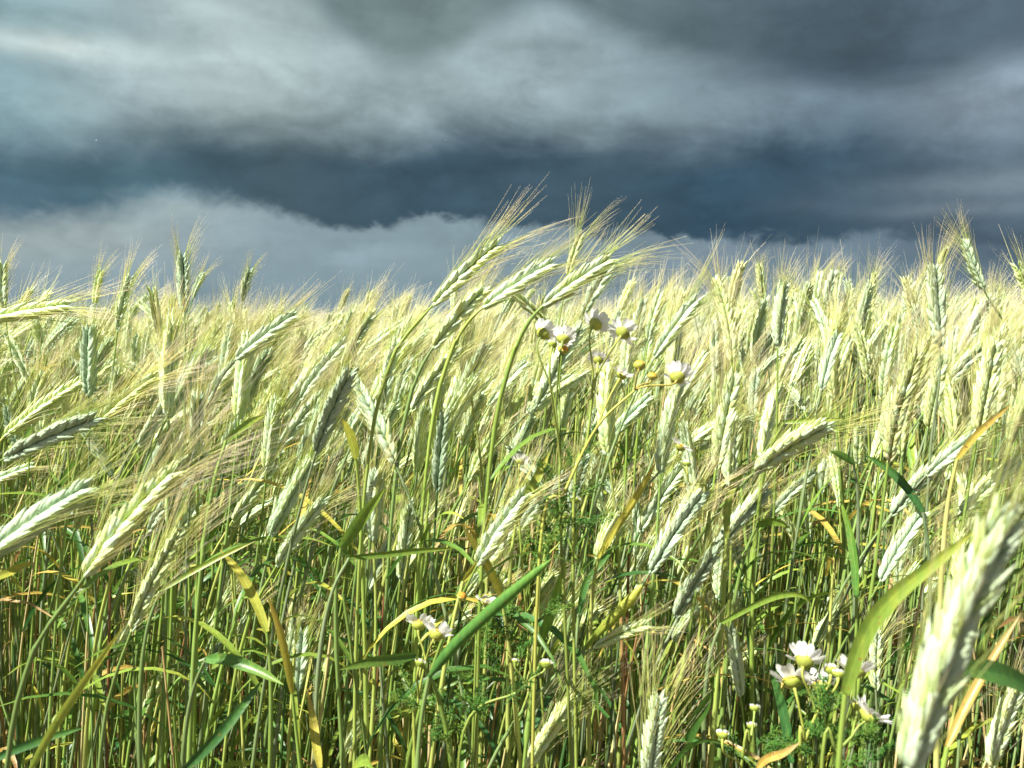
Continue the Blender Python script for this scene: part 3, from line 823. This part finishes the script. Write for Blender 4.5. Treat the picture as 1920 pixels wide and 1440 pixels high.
# ------------------------------------------------------------------ wild daisies (mayweed)
def head_parts(c, axis, dia, kind, r_):
    """disc, petals, calyx geometry of one flower head. kind: open, bare, bud"""
    c = np.asarray(c, float); axis = nrm(axis)
    ref = np.array([0, 0, 1.0]) if abs(axis[2]) < .9 else np.array([0, 1.0, 0])
    U = nrm(np.cross(axis, ref)); W = np.cross(axis, U)
    rd = dia * {'open': .22, 'bare': .23, 'bud': .28}[kind]
    def lathe(prof, k=12, C=(0, 0, 0)):
        g = G()
        a = np.arange(k) * 2 * math.pi / k
        V, n = [], len(prof)
        for (r, h) in prof:
            for q in a:
                rr = r * (1 + r_.normal(0, .07))
                V.append(c + axis * h + (U * math.cos(q) + W * math.sin(q)) * rr)
        Q = [[i * k + j, i * k + (j + 1) % k, (i + 1) * k + (j + 1) % k, (i + 1) * k + j] for i in range(n - 1) for j in range(k)]
        g.add(V, Q, C=C)
        return g
    hgt = rd * {'open': .7, 'bare': .8, 'bud': .5}[kind]
    disc = lathe([(rd * 1.0, 0), (rd * .98, hgt * .35), (rd * .8, hgt * .72), (rd * .45, hgt * .95), (rd * .02, hgt * 1.02)], C=(.5, .5, {'open': .42, 'bare': .6, 'bud': .1}[kind] + r_.uniform(-.1, .15)))
    cal = lathe([(dia * .03, -rd * .75), (rd * .6, -rd * .6), (rd * .98, -rd * .2), (rd * 1.08, rd * .1), (rd * .98, rd * .16)], C=(.5, .5, {'open': .25, 'bare': .6, 'bud': .1}[kind]))
    pet = None
    if kind != 'bare':
        pet = G()
        n = 17 if kind == 'open' else 10
        pl = dia * (.37 if kind == 'open' else .18)
        lift = r_.uniform(.45, .95) if kind == 'open' else 1.2
        for q in range(n):
            if r_.random() < .10: continue
            a = q * 2 * math.pi / n + r_.normal(0, .07)
            rad = U * math.cos(a) + W * math.sin(a)
            lf = lift + r_.normal(0, .22)
            t = np.linspace(0, 1, 7)
            ang = lf + (.2 - .7 * t) * .5
            step = np.stack([np.cos(ang), np.sin(ang)], -1) * pl / 6
            cum = np.vstack([[0, 0], np.cumsum(step[1:], 0)])
            pts = c + rad * rd * .85 + rad * cum[:, :1] + axis * (cum[:, 1:2] + rd * .1)
            wd = dia * .20 * np.interp(t, [0, .25, .7, .92, 1], [.45, .9, 1, .7, .3])
            ribbon(pet, pts, wd, np.cross(axis, rad), fold=-.2, C=(.5, .5, r_.uniform(0, .6)), twist=r_.normal(0, .1))
    return disc, pet, cal

def fern(g, base, direction, L, r_, dry=.4):
    """finely divided feathery leaf of thread-like lobes"""
    d = nrm(direction)
    n = 9
    bendv = r_.normal(0, .25, 3)
    ts = np.linspace(0, 1, 6)[:, None]
    ax = base + d * L * ts + bendv * L * ts ** 2 * .5
    tube(g, ax, np.linspace(.0006, .0003, 6), 3, C=(.5, .5, dry))
    for i in range(n):
        f = (i + 1) / (n + .5)
        p = base + d * L * f + bendv * L * f * f * .5
        for q in range(3):
            s = nrm(np.cross(d, r_.normal(0, 1, 3))) * .9 + d * .7
            s = nrm(s)
            l = L * .3 * (1 - .6 * f) * r_.uniform(.7, 1.3)
            e = p + s * l
            tube(g, [p, p + s * l * .5 + r_.normal(0, .0006, 3), e], [.00035, .0003, .00022], 3, C=(.5, .5, dry + r_.uniform(-.2, .3)))
            for h in range(4):
                b = p + s * l * r_.uniform(.3, .95)
                v = nrm(s + r_.normal(0, .7, 3))
                tube(g, [b, b + v * l * r_.uniform(.3, .55)], [.00032, .0002], 3, C=(.5, .5, dry + r_.uniform(-.2, .3)))

def daisy(label, d, root_px, heads, joins, ferns, dry=.3, group='wild daisies among the rye'):
    """heads: (px, py, dia px, kind, axis, join index, head label); joins: pixel polyline of the main stem from low to high"""
    r_ = np.random.default_rng(int(root_px * 3 + d * 100))
    jp = [P(x, y, d) for x, y in joins]
    root = np.array([jp[0][0] + r_.normal(0, .02), d + .02, 0.0])
    gs = G()
    main = spline([root, [root[0], root[1], jp[0][2] * .6]] + jp, 26)
    tube(gs, main, np.linspace(.0019, .0010, len(main)), 5, C=(.5, .5, dry))
    t = thing('wild_daisy', label, 'daisy', root, group)
    for (x, y, dp, kind, axis, ji) in heads:
        FLOWERS.append((x, y, d))
        dd = d + r_.normal(0, .012)
        c = P(x, y, dd)
        dia = dp / F * dd
        axis = nrm(axis)
        j = jp[ji]
        b = bez(j, j + (c - j) * .4 + [0, 0, .004], c - axis * np.linalg.norm(c - j) * .4, c - axis * dia * .15, 10)
        tube(gs, b, np.interp(np.linspace(0, 1, 10), [0, .85, 1], [.0009, .0008, .0014]), 5, C=(.5, .5, dry + r_.uniform(-.1, .2)))
        disc, pet, cal = head_parts(c, axis, dia, kind, r_)
        ho = None
        for nm, g, mat in (('flower_head', disc, M_DISC), ('petals', pet, M_PETAL), ('calyx', cal, M_CALYX)):
            if g is None: continue
            if kind == 'bud' and nm == 'flower_head': nm = 'flower_bud'
            V, Q, T, mq, mt, CC_ = g.arrays()
            o = link(nm, to_mesh(nm, (V - root.astype(np.float32), Q, T, mq, mt, CC_), [mat]), ho or t)
            ho = ho or o
    V, Q, T, mq, mt, CC_ = gs.arrays()
    link('stem', to_mesh('stem', (V - root.astype(np.float32), Q, T, mq, mt, CC_), [M_DAISYSTEM]), t)
    for (x, y, Lp, n) in ferns:
        for q in range(n):
            gf = G()
            fp = P(x + r_.normal(0, Lp * .22), y + r_.normal(0, Lp * .22), d + r_.normal(0, .02))
            v = np.array([r_.normal(0.2, .7), r_.normal(0, .5), r_.uniform(.0, 1.2)])
            fern(gf, fp, v, Lp / F * d * r_.uniform(.5, .8), r_, dry=r_.uniform(.15, .7))
            V, Q, T, mq, mt, CC_ = gf.arrays()
            link('leaf', to_mesh('leaf', (V - root.astype(np.float32), Q, T, mq, mt, CC_), [M_FERN]), t)

UR = (.5, .65, .55); UP = (.2, .6, .75); RT = (.8, .1, .55); UL = (-.2, -.1, .95)
daisy('leftmost daisy of the upper cluster, two white heads and one orange head', .76, 1015,
      [(1018, 626, 56, 'open', UR, 2), (1056, 636, 52, 'open', (.2, .7, .65), 2), (1036, 646, 30, 'bud', UP, 1), (1056, 656, 44, 'bare', (.15, -.2, 1), 1)],
      [(1052, 1000), (1050, 860), (1042, 760)], [(1050, 930, 90, 5), (1030, 985, 90, 4)])
daisy('daisy with the two topmost white heads of the upper cluster', .78, 1100,
      [(1116, 608, 56, 'open', (.5, .7, .5), 2), (1168, 625, 60, 'open', (.5, .6, .6), 2), (1122, 676, 42, 'open', (.15, .7, .7), 1)],
      [(1075, 980), (1102, 820), (1112, 720)], [(1090, 880, 70, 3)])
daisy('rightmost daisy of the upper cluster, yellow heads and one big white head', .74, 1200,
      [(1166, 704, 44, 'open', (.5, .1, .8), 2), (1199, 686, 50, 'bare', UP, 3), (1223, 706, 40, 'bare', (.3, .2, 1), 3), (1270, 708, 62, 'open', (.3, .75, .6), 3)],
      [(1012, 1040), (1060, 920), (1120, 800), (1190, 732)], [(1010, 1030, 80, 4)], dry=.45)
daisy('small daisy with one white head standing alone left of the feathery leaves', .9, 975,
      [(975, 866, 36, 'open', UP, 1)], [(975, 1000), (973, 910)], [])
daisy('daisy with one half-faded white head among the stems right of centre', .85, 1275,
      [(1275, 838, 46, 'open', (.5, .1, .8), 1), (1288, 870, 26, 'bud', UP, 1)], [(1330, 1000), (1290, 900)], [])
daisy('feathery-leaved daisy shoot with two green buds right of centre', .85, 1078,
      [(1078, 938, 30, 'bud', UP, 1), (1060, 965, 20, 'bud', UP, 1)], [(1010, 1150), (1058, 1000)], [(1065, 1000, 95, 5), (1000, 1060, 80, 4), (940, 1170, 90, 4)])
daisy('daisy with a low pair of white heads left of the thick rolled blade', .72, 790,
      [(786, 1172, 62, 'open', (.1, .6, .75), 2), (818, 1190, 66, 'open', (.4, .6, .7), 2), (787, 1244, 34, 'bud', UP, 1)],
      [(778, 1420), (785, 1310), (798, 1240)], [(780, 1330, 100, 5), (830, 1380, 100, 5)])
daisy('daisy with one white and one orange head half hidden behind the thick rolled blade', .78, 912,
      [(866, 1118, 40, 'bare', (.3, -.2, 1), 1), (912, 1130, 46, 'open', (.2, .1, 1), 1)], [(890, 1300), (893, 1190)], [(910, 1240, 110, 5), (960, 1200, 80, 4)])
daisy('daisy with one half-open white head right of the rolled blade', .7, 1025,
      [(1024, 1246, 40, 'bud', UP, 1), (966, 1240, 22, 'bud', UP, 1)], [(860, 1430), (985, 1285)], [(900, 1330, 110, 5), (1000, 1160, 80, 3)])
daisy('leafy daisy with a dense bunch of white heads, lower right', .6, 1500,
      [(1508, 1240, 78, 'open', (.4, .6, .65), 2), (1486, 1276, 84, 'open', (-.05, .65, .7), 1), (1542, 1288, 80, 'open', (.15, .65, .7), 1),
       (1602, 1260, 76, 'open', (.3, .6, .7), 2), (1558, 1256, 44, 'bud', UP, 2), (1572, 1264, 36, 'bud', UP, 2)],
      [(1500, 1450), (1510, 1390), (1530, 1340)], [(1530, 1350, 110, 6), (1500, 1400, 120, 6), (1570, 1400, 120, 6)])
daisy('daisy with one ragged white head and a bud beside the huge near ear', .58, 1620,
      [(1630, 1342, 80, 'open', (.6, .1, .75), 2), (1606, 1324, 40, 'bud', UP, 2)], [(1540, 1450), (1570, 1410), (1598, 1380)], [(1600, 1400, 110, 5)])
daisy('daisy shoot with three unopened buds left of the bunch of white heads', .7, 1400,
      [(1415, 1328, 32, 'bud', UP, 1), (1355, 1378, 40, 'bud', UP, 0), (1410, 1362, 32, 'bud', UP, 1)], [(1390, 1440), (1408, 1390)], [(1430, 1420, 90, 4)])

# ------------------------------------------------------------------ crop: proto stalks and copies
def wind_tilt(x_over_y, r_):
    """mean lean of the crop: strong on the left, slight on the right"""
    m = np.interp(x_over_y, [-.58, -.2, .1, .25, .58], [24, 20, 22, 8, 5])
    return m

def stalk_parts(H_, tilt, dry, lod, r_, short=False, roll=None, leaves=2):
    """local stalk leaning towards +x; returns dict of geometries"""
    t0 = np.array([math.sin(tilt), r_.normal(0, .05), math.cos(tilt)])
    t0 = nrm(t0)
    L = (.064 if short else .092) * (1 + .1 * r_.normal())
    base = np.array([H_ * (.05 + .16 * math.sin(tilt)), r_.normal(0, .01), H_])
    n = {0: 14, 1: 8, 2: 5, 3: 3}[lod]
    pts = bez(np.zeros(3), np.array([r_.normal(0, .015), 0, H_ * .55]), base - t0 * .24, base, n)
    var = float(r_.random())
    gs = G()
    wide = 1.05 if short else 1.26
    stem_geo(gs, pts if lod < 3 else pts[1:], {0: .0016, 1: .0017, 2: .0022, 3: .004}[lod], {0: 6, 1: 4, 2: 3, 3: 3}[lod], dry=float(np.clip(dry * .6 + r_.normal(.05, .1), 0, .7)), var=var,
             dry_low=float(r_.choice([.0, .1, .14, .25, .35, .45, .62, .75])))
    ge, ga = ear_geo(base, t0, L, r_.uniform(.05, .4), (1, 0, -.3), r_.uniform(-1.3, 1.3) if roll is None else roll, lod, wide * r_.uniform(.85, 1.15),
                     (.04 if short else .058) * r_.uniform(.8, 1.2), dry, r_, r_.uniform(.9, 1.5), (.1, 0, 0), var)
    out = {'stem': gs, 'ear': ge, 'awns': ga, 'leaf': []}
    for q in range(leaves):
        gl = G()
        f = r_.uniform(.45, .85)
        b = pts[int(f * (len(pts) - 1))]
        a = r_.uniform(-1.3, 1.3) if r_.random() < .7 else r_.uniform(1.5, 4.8)
        leaf_geo(gl, b, r_.uniform(.6, 1.3), (math.cos(a), math.sin(a)), r_.uniform(.10, .22), r_.uniform(.005, .010), r_.uniform(.3, 1.2),
                 dry=float(r_.choice([.04, .08, .1, .15, .2, .25, .3, .4, .7])), n=8 if lod == 0 else 5, var=var, twist=r_.uniform(-1.2, 1.2))
        out['leaf'].append(gl)
    return out

# 30 protos, three leans
PROTO = []
leans = [5, 22, 40]
for li, ln in enumerate(leans):
    for q in range(10):
        r_ = np.random.default_rng(100 * li + q)
        short = q == 9 or q == 4
        dry = float(np.clip(r_.choice([.2, .35, .45, .5, .62]) + r_.normal(0, .05), 0, .8))
        PROTO.append((li, short, dry, stalk_parts(1.0, R(ln + r_.normal(0, 6)), dry, 0, r_, short)))
proto_mesh = []
for li, short, dry, sp_ in PROTO:
    ms = {k: to_mesh(k, sp_[k].arrays(), [m]) for k, m in (('stem', M_STEM), ('ear', M_EAR), ('awns', M_AWN))}
    ms['leaf'] = [to_mesh('leaf', g.arrays(), [M_LEAF]) for g in sp_['leaf']]
    proto_mesh.append(ms)

LANDMARKS = [(1050, 640, 'the upper daisy cluster'), (1240, 700, 'the rightmost upper daisies'), (875, 510, 'the lone yellow-green ear on the skyline'),
             (345, 530, 'the tall dark green ear'), (168, 680, 'the plump blue-green ear'), (500, 630, 'the grey-green ear leaning right'),
             (625, 770, 'the stout two-toned ear'), (827, 845, 'the central blue-green ear'), (1270, 1000, 'the large silvery ear'),
             (1757, 575, 'the broad tall pale ear'), (1640, 530, 'the ear with straight awn brush'), (1465, 590, 'the whitish ear with reddish awns'),
             (1550, 540, 'the pair of white skyline ears'), (975, 866, 'the small lone daisy'), (100, 820, 'the large ear lying at the left edge'),
             (245, 980, 'the long sweeping pale ear'), (565, 1000, 'the ear with fanned awns'), (920, 1150, 'the thick rolled blade'),
             (1395, 900, 'the folding yellow-green blade'), (1690, 1020, 'the brightly lit white-green ear'), (1530, 1270, 'the low bunch of white flowers'),
             (570, 1235, 'the small bluish ear'), (1180, 950, 'the orange-tipped blade'), (1790, 850, 'the whitish ear lying right')]
TONE = [(.3, 'grey-green'), (.42, 'pale green'), (.55, 'yellow-green'), (.9, 'straw-pale')]
labels_seen = {}
def label_for(px, py, dry, lean, short):
    tone = next(t for th, t in TONE if dry <= th)
    size = 'short ' if short else ''
    pose = {0: 'upright', 1: 'leaning', 2: 'far-leaning'}[lean]
    L_ = sorted(LANDMARKS, key=lambda l: (l[0] - px) ** 2 + (l[1] - py) ** 2)[0]
    dx, dy = px - L_[0], py - L_[1]
    far = 'just ' if math.hypot(dx, dy) < 70 else ''
    if abs(dx) > 2.2 * abs(dy): rel = 'right of' if dx > 0 else 'left of'
    elif abs(dy) > 2.2 * abs(dx): rel = 'below' if dy > 0 else 'above'
    else: rel = ('lower ' if dy > 0 else 'upper ') + ('right of' if dx > 0 else 'left of')
    return f'{size}{pose} {tone} ear {far}{rel} {L_[2]}'

LEAFY = 0
spots = []
cell = .0525
r_ = np.random.default_rng(4242)
y = .86
while y < 1.9 and len(spots) < 1000:
    xm = .60 * y
    for x in np.arange(-xm, xm, cell):
        if y < .93 and r_.random() < .4: continue
        X = x + r_.uniform(-.5, .5) * cell; Y = y + r_.uniform(-.5, .5) * cell
        spots.append((Y, X))
    y += cell
N_THING = 300 - len(HERO)
spots.sort()
def covers(px, py, Y):
    for (bx, by, tx, ty, mm, *_r) in HERO:
        pl = math.hypot(tx - bx, ty - by)
        d = F * mm / 1000 / pl
        if Y < d + .06:
            u = min(1, max(0, ((px - bx) * (tx - bx) + (py - by) * (ty - by)) / pl ** 2))
            if math.hypot(px - bx - u * (tx - bx), py - by - u * (ty - by)) < 40: return True
    return any(Y < d + .06 and math.hypot(px - x, py - y) < 48 for x, y, d in FLOWERS)
rest = []
placed = []
for (Y, X) in spots:
    if len(placed) >= N_THING or abs(X) > .565 * Y:
        rest.append((X, Y)); continue
    xo = X / Y
    m = wind_tilt(xo, r_)
    tl = m + r_.normal(0, 13)
    li = int(np.argmin([abs(tl - l) for l in leans]))
    flip = r_.random() < (.22 if xo > .15 else .06)
    cand = [i for i, p_ in enumerate(PROTO) if p_[0] == li]
    pi = int(r_.choice(cand))
    short = PROTO[pi][1]
    hgt = (1.158 - float(np.interp(xo, [-.1, .2], [.022, 0])) - r_.exponential(.075) + r_.normal(0, .02) if not short else r_.uniform(.76, 1.0)) + (.01 if xo > .1 else 0)
    hgt = min(hgt, 1.19)
    if r_.random() < .07 and not short: hgt += r_.uniform(.01, .05)
    rz = r_.normal(0, .45) + (math.pi if flip else 0)
    # ear position, to keep the sky-line gaps and for the label
    e = np.array([X + math.cos(rz) * hgt * (.05 + .16 * math.sin(R(leans[li]))) + .02, Y, hgt + .035])
    px, py = (float(v) for v in proj(e))
    if covers(px, py, Y): continue
    placed.append((X, Y, hgt, rz, pi, li, short, px, py))
# every label singles out one thing: same-sounding neighbours are told apart by order
NEAR_MAX = max(p[1] for p in placed)
lab = {}
for q, (X, Y, hgt, rz, pi, li, short, px, py) in enumerate(placed):
    lab.setdefault(label_for(px, py, PROTO[pi][2], li, short), []).append(q)
ORD = ['first', 'second', 'third', 'fourth', 'fifth', 'sixth', 'seventh', 'eighth', 'ninth']
final = {}
for l, qs in lab.items():
    if len(qs) == 1: final[qs[0]] = l
    elif len(qs) == 2:
        a, b = sorted(qs, key=lambda q: placed[q][8])
        final[a] = 'upper ' + l; final[b] = 'lower ' + l
    else:
        for o_, q in enumerate(sorted(qs, key=lambda q: placed[q][7])):
            final[q] = f'{ORD[min(o_, 8)]} from left, ' + l.replace(' bearded', '')
for q, (X, Y, hgt, rz, pi, li, short, px, py) in enumerate(placed):
    t = thing('rye_stalk', final[q], 'rye stalk', (X, Y, 0), STALK_GROUP)
    t.rotation_euler = (0, 0, rz)
    s = hgt
    t.scale = (s, s, s)
    ms = proto_mesh[pi]
    link('stem', ms['stem'], t)
    eo = link('ear', ms['ear'], t)
    link('awns', ms['awns'], eo)
    for lm in ms['leaf']:
        link('leaf', lm, t)

# ------------------------------------------------------------------ the rest of the crop: one object
def template(lod, ln, q, leaves=1):
    r_ = np.random.default_rng(5000 + lod * 1000 + int(ln) * 20 + q)
    dry = float(np.clip(r_.choice([.2, .35, .45, .5, .62, .7]) + r_.normal(0, .05), 0, .85))
    sp_ = stalk_parts(1.0, R(ln + r_.normal(0, 6)), dry, lod, r_, q == 3, None, leaves)
    g = G()
    g.merge(sp_['stem'], 0); g.merge(sp_['ear'], 1); g.merge(sp_['awns'], 2)
    for l in sp_['leaf']: g.merge(l, 3)
    return g.arrays()

def scatter(big, tmpl, inst, r_):
    """inst: rows x, y, scale, rz ; template arrays"""
    V, Q, T, mq, mt, C = tmpl
    n = len(inst)
    if not n: return
    c, s = np.cos(inst[:, 3]), np.sin(inst[:, 3])
    sx = inst[:, 2]
    out = np.empty((n, len(V), 3), np.float32)
    out[:, :, 0] = (V[None, :, 0] * c[:, None] - V[None, :, 1] * s[:, None]) * sx[:, None] + inst[:, 0:1]
    out[:, :, 1] = (V[None, :, 0] * s[:, None] + V[None, :, 1] * c[:, None]) * sx[:, None] + inst[:, 1:2]
    out[:, :, 2] = V[None, :, 2] * sx[:, None]
    CC = np.repeat(C[None], n, 0).copy()
    CC[:, :, 0] = r_.random(n)[:, None]
    off = (np.arange(n) * len(V))[:, None, None]
    big.V.append(out.reshape(-1, 3)); big.C.append(CC.reshape(-1, 4).astype(np.float32))
    if len(Q): big.Q.append((Q[None] + off).reshape(-1, 4) + big.n); big.mq.append(np.tile(mq, n))
    if len(T): big.T.append((T[None] + off).reshape(-1, 3) + big.n); big.mt.append(np.tile(mt, n))
    big.n += n * len(V)

big = G()
r_ = np.random.default_rng(77)
def make_inst(X, Y, tall=1.13, sd=.055):
    n = len(X)
    xo = X / np.maximum(Y, .5)
    tl = np.interp(xo, [-.58, -.2, .1, .25, .58], [24, 20, 22, 8, 5]) + r_.normal(0, 13, n)
    li = np.argmin(np.abs(tl[:, None] - np.array(leans)[None]), 1)
    flip = r_.random(n) < np.where(xo > .15, .25, .06)
    rz = r_.normal(0, .5, n) + np.where(flip, math.pi, 0)
    h = tall + .05 - np.interp(xo, [-.1, .2], [.022, 0]) - r_.exponential(sd, n) + r_.normal(0, .028, n) + np.where(xo > .1, .012, 0)
    h = h + np.where((r_.random(n) < .09) & (Y < 5), r_.uniform(.02, .085, n), 0)
    low = r_.random(n) < .12
    h = np.where(low, r_.uniform(.7, .95, n), h)
    return np.stack([X, Y, h, rz], 1), li

def fill(lod, X, Y, ntm, leaves=1, tall=1.13, sd=.055):
    inst, li = make_inst(X, Y, tall, sd)
    for l_, ln in enumerate(leans):
        idx = np.where(li == l_)[0]
        r_.shuffle(idx)
        for q, part in enumerate(np.array_split(idx, ntm)):
            scatter(big, template(lod, ln, q, leaves), inst[part], r_)

# band just behind the individual stalks, and beyond both sides of the frame
rx = np.array([p[0] for p in rest]); ry = np.array([p[1] for p in rest])
def band(y0, y1, dens, margin):
    n = int(dens * (y1 - y0) * (1.2 * (y0 + y1) / 2 + 2 * margin))
    Y = r_.uniform(y0, y1, n * 3); half = .6 * Y + margin
    keep = r_.random(n * 3) < half / half.max()
    Y = Y[keep][:n]; X = r_.uniform(-1, 1, len(Y)) * (.6 * Y + margin)
    return X, Y
Xa, Ya = band(NEAR_MAX + .01, 2.3, 390, .6)
fill(1, Xa, Ya, 8, 1)
Xa, Ya = band(2.3, 3.6, 230, .7)
fill(1, Xa, Ya, 8, 1)
# outside the frame to left and right, beside the individual stalks
n = 420
Y = r_.uniform(.8, NEAR_MAX, n); sgn = np.where(r_.random(n) < .5, -1, 1)
X = sgn * (.60 * Y + np.where(sgn < 0, .17, .04) + r_.random(n) * .7)
fill(1, X, Y, 4, 1)
Xa, Ya = band(3.6, 8.5, 120, .8)
fill(2, Xa, Ya, 8, 1, 1.125, .045)
n = 9000
Y = 8.5 * (70 / 8.5) ** r_.random(n)
X = r_.uniform(-1, 1, n) * (.62 * Y + 1)
fill(3, X, Y, 5, 0, 1.11, .05)
o = link('rye_field', to_mesh('rye_field', big.arrays(), [M_STEM, M_EAR, M_AWN, M_LEAF]))
o['kind'] = 'stuff'; o['label'] = 'dense ripening rye crop stretching back to the horizon'
print('rye_field verts', big.n)

# ------------------------------------------------------------------ undergrowth between the stalks: bare stems, grass and dead leaves
def undergrowth():
    g = G()
    r_ = np.random.default_rng(5)
    n = 2500
    Y = .84 + 2.6 * r_.random(n) ** 1.3
    X = r_.uniform(-1, 1, n) * (.6 * Y + .4)
    for x, y_ in zip(X, Y):
        h = r_.uniform(.5, 1.0); lean = r_.normal(.04, .05)
        p0 = np.array([x, y_, 0.0]); e = np.array([x + lean, y_ + r_.normal(0, .05), h])
        pts = bez(p0, p0 + [0, 0, h * .5], e - [lean * .5, 0, h * .25], e, 6)
        dry = float(r_.choice([.0, .02, .08, .12, .16, .25, .3, .4, .5, .55, .62, .66, .7, .74, .78, .9, 1.0]))
        C = np.stack([np.full(6, r_.random()), np.linspace(0, 1, 6), np.full(6, dry)], -1)
        tube(g, pts, np.linspace(.0024, .0014, 6) * r_.uniform(.7, 1.25), 4, m=0, C=C)
        if r_.random() < .4:
            b = pts[r_.integers(2, 6)]; a = r_.uniform(0, 6.28)
            leaf_geo(g, b, r_.uniform(.2, 1.3), (math.cos(a), math.sin(a)), r_.uniform(.08, .24), r_.uniform(.004, .010), r_.uniform(.3, 1.5),
                     dry=float(r_.choice([.0, .02, .05, .1, .2, .3, .6, .85, .95])), n=6, m=1, var=r_.random(), twist=r_.uniform(-2, 2))
    # litter low down, coloured dark to deepen the shade in the gaps
    for q in range(1100):
        y_ = .9 + 2.3 * r_.random(); x = r_.uniform(-1, 1) * (.6 * y_ + .3); a = r_.uniform(0, 6.28)
        leaf_geo(g, (x, y_, r_.uniform(.05, .5)), r_.uniform(-.6, .9), (math.cos(a), math.sin(a)), r_.uniform(.08, .2), r_.uniform(.005, .012), r_.uniform(.2, 1.2),
                 dry=float(r_.choice([.0, .05, .1, .2, .85, .9, 1.0, 1.0])), n=5, m=1, var=r_.random(), twist=r_.uniform(-2, 2))
    o = link('undergrowth', to_mesh('undergrowth', g.arrays(), [M_STEM, M_LEAF]))
    o['kind'] = 'stuff'; o['label'] = 'tangle of bare stems, grass blades and dead leaves between the rye'
undergrowth()

# ------------------------------------------------------------------ two far white birds under the cloud
def bird(px, py, d, span, label, rz):
    g = G()
    body = [(-.32, .01), (-.2, .045), (0, .07), (.2, .05), (.32, .03), (.4, .004)]
    pts = np.array([(b[0] * span * .6, 0, 0) for b in body]); tube(g, pts, [b[1] * span for b in body], 8, C=(.5, .5, .2))
    c = P(px, py, d)
    for nm_s in (1, -1):
        ww = []
        for t in np.linspace(0, 1, 6):
            ww.append((0.02 * span - .12 * span * t ** 1.5, nm_s * t * span * .5, span * (.16 * t - .18 * t * t)))
        wd = span * np.array([.16, .17, .15, .12, .08, .02])
        gw = G(); ribbon(gw, np.array(ww), wd, np.array([1.0, 0, 0]), fold=.1, C=(.5, .5, .2))
        g.merge(gw, 0)
    o = link('bird', to_mesh('bird', g.arrays(), [M_PETAL]), loc=c)
    o.rotation_euler = (R(20), R(-8), rz)
    o['label'] = label; o['category'] = 'bird'; o['group'] = 'white birds far off under the cloud'
bird(181, 263, 260, .95, 'tiny white bird gliding before dark cloud, upper left', .3)
bird(836, 262, 330, .7, 'tiny pale bird before dark cloud, upper middle', 2.4)
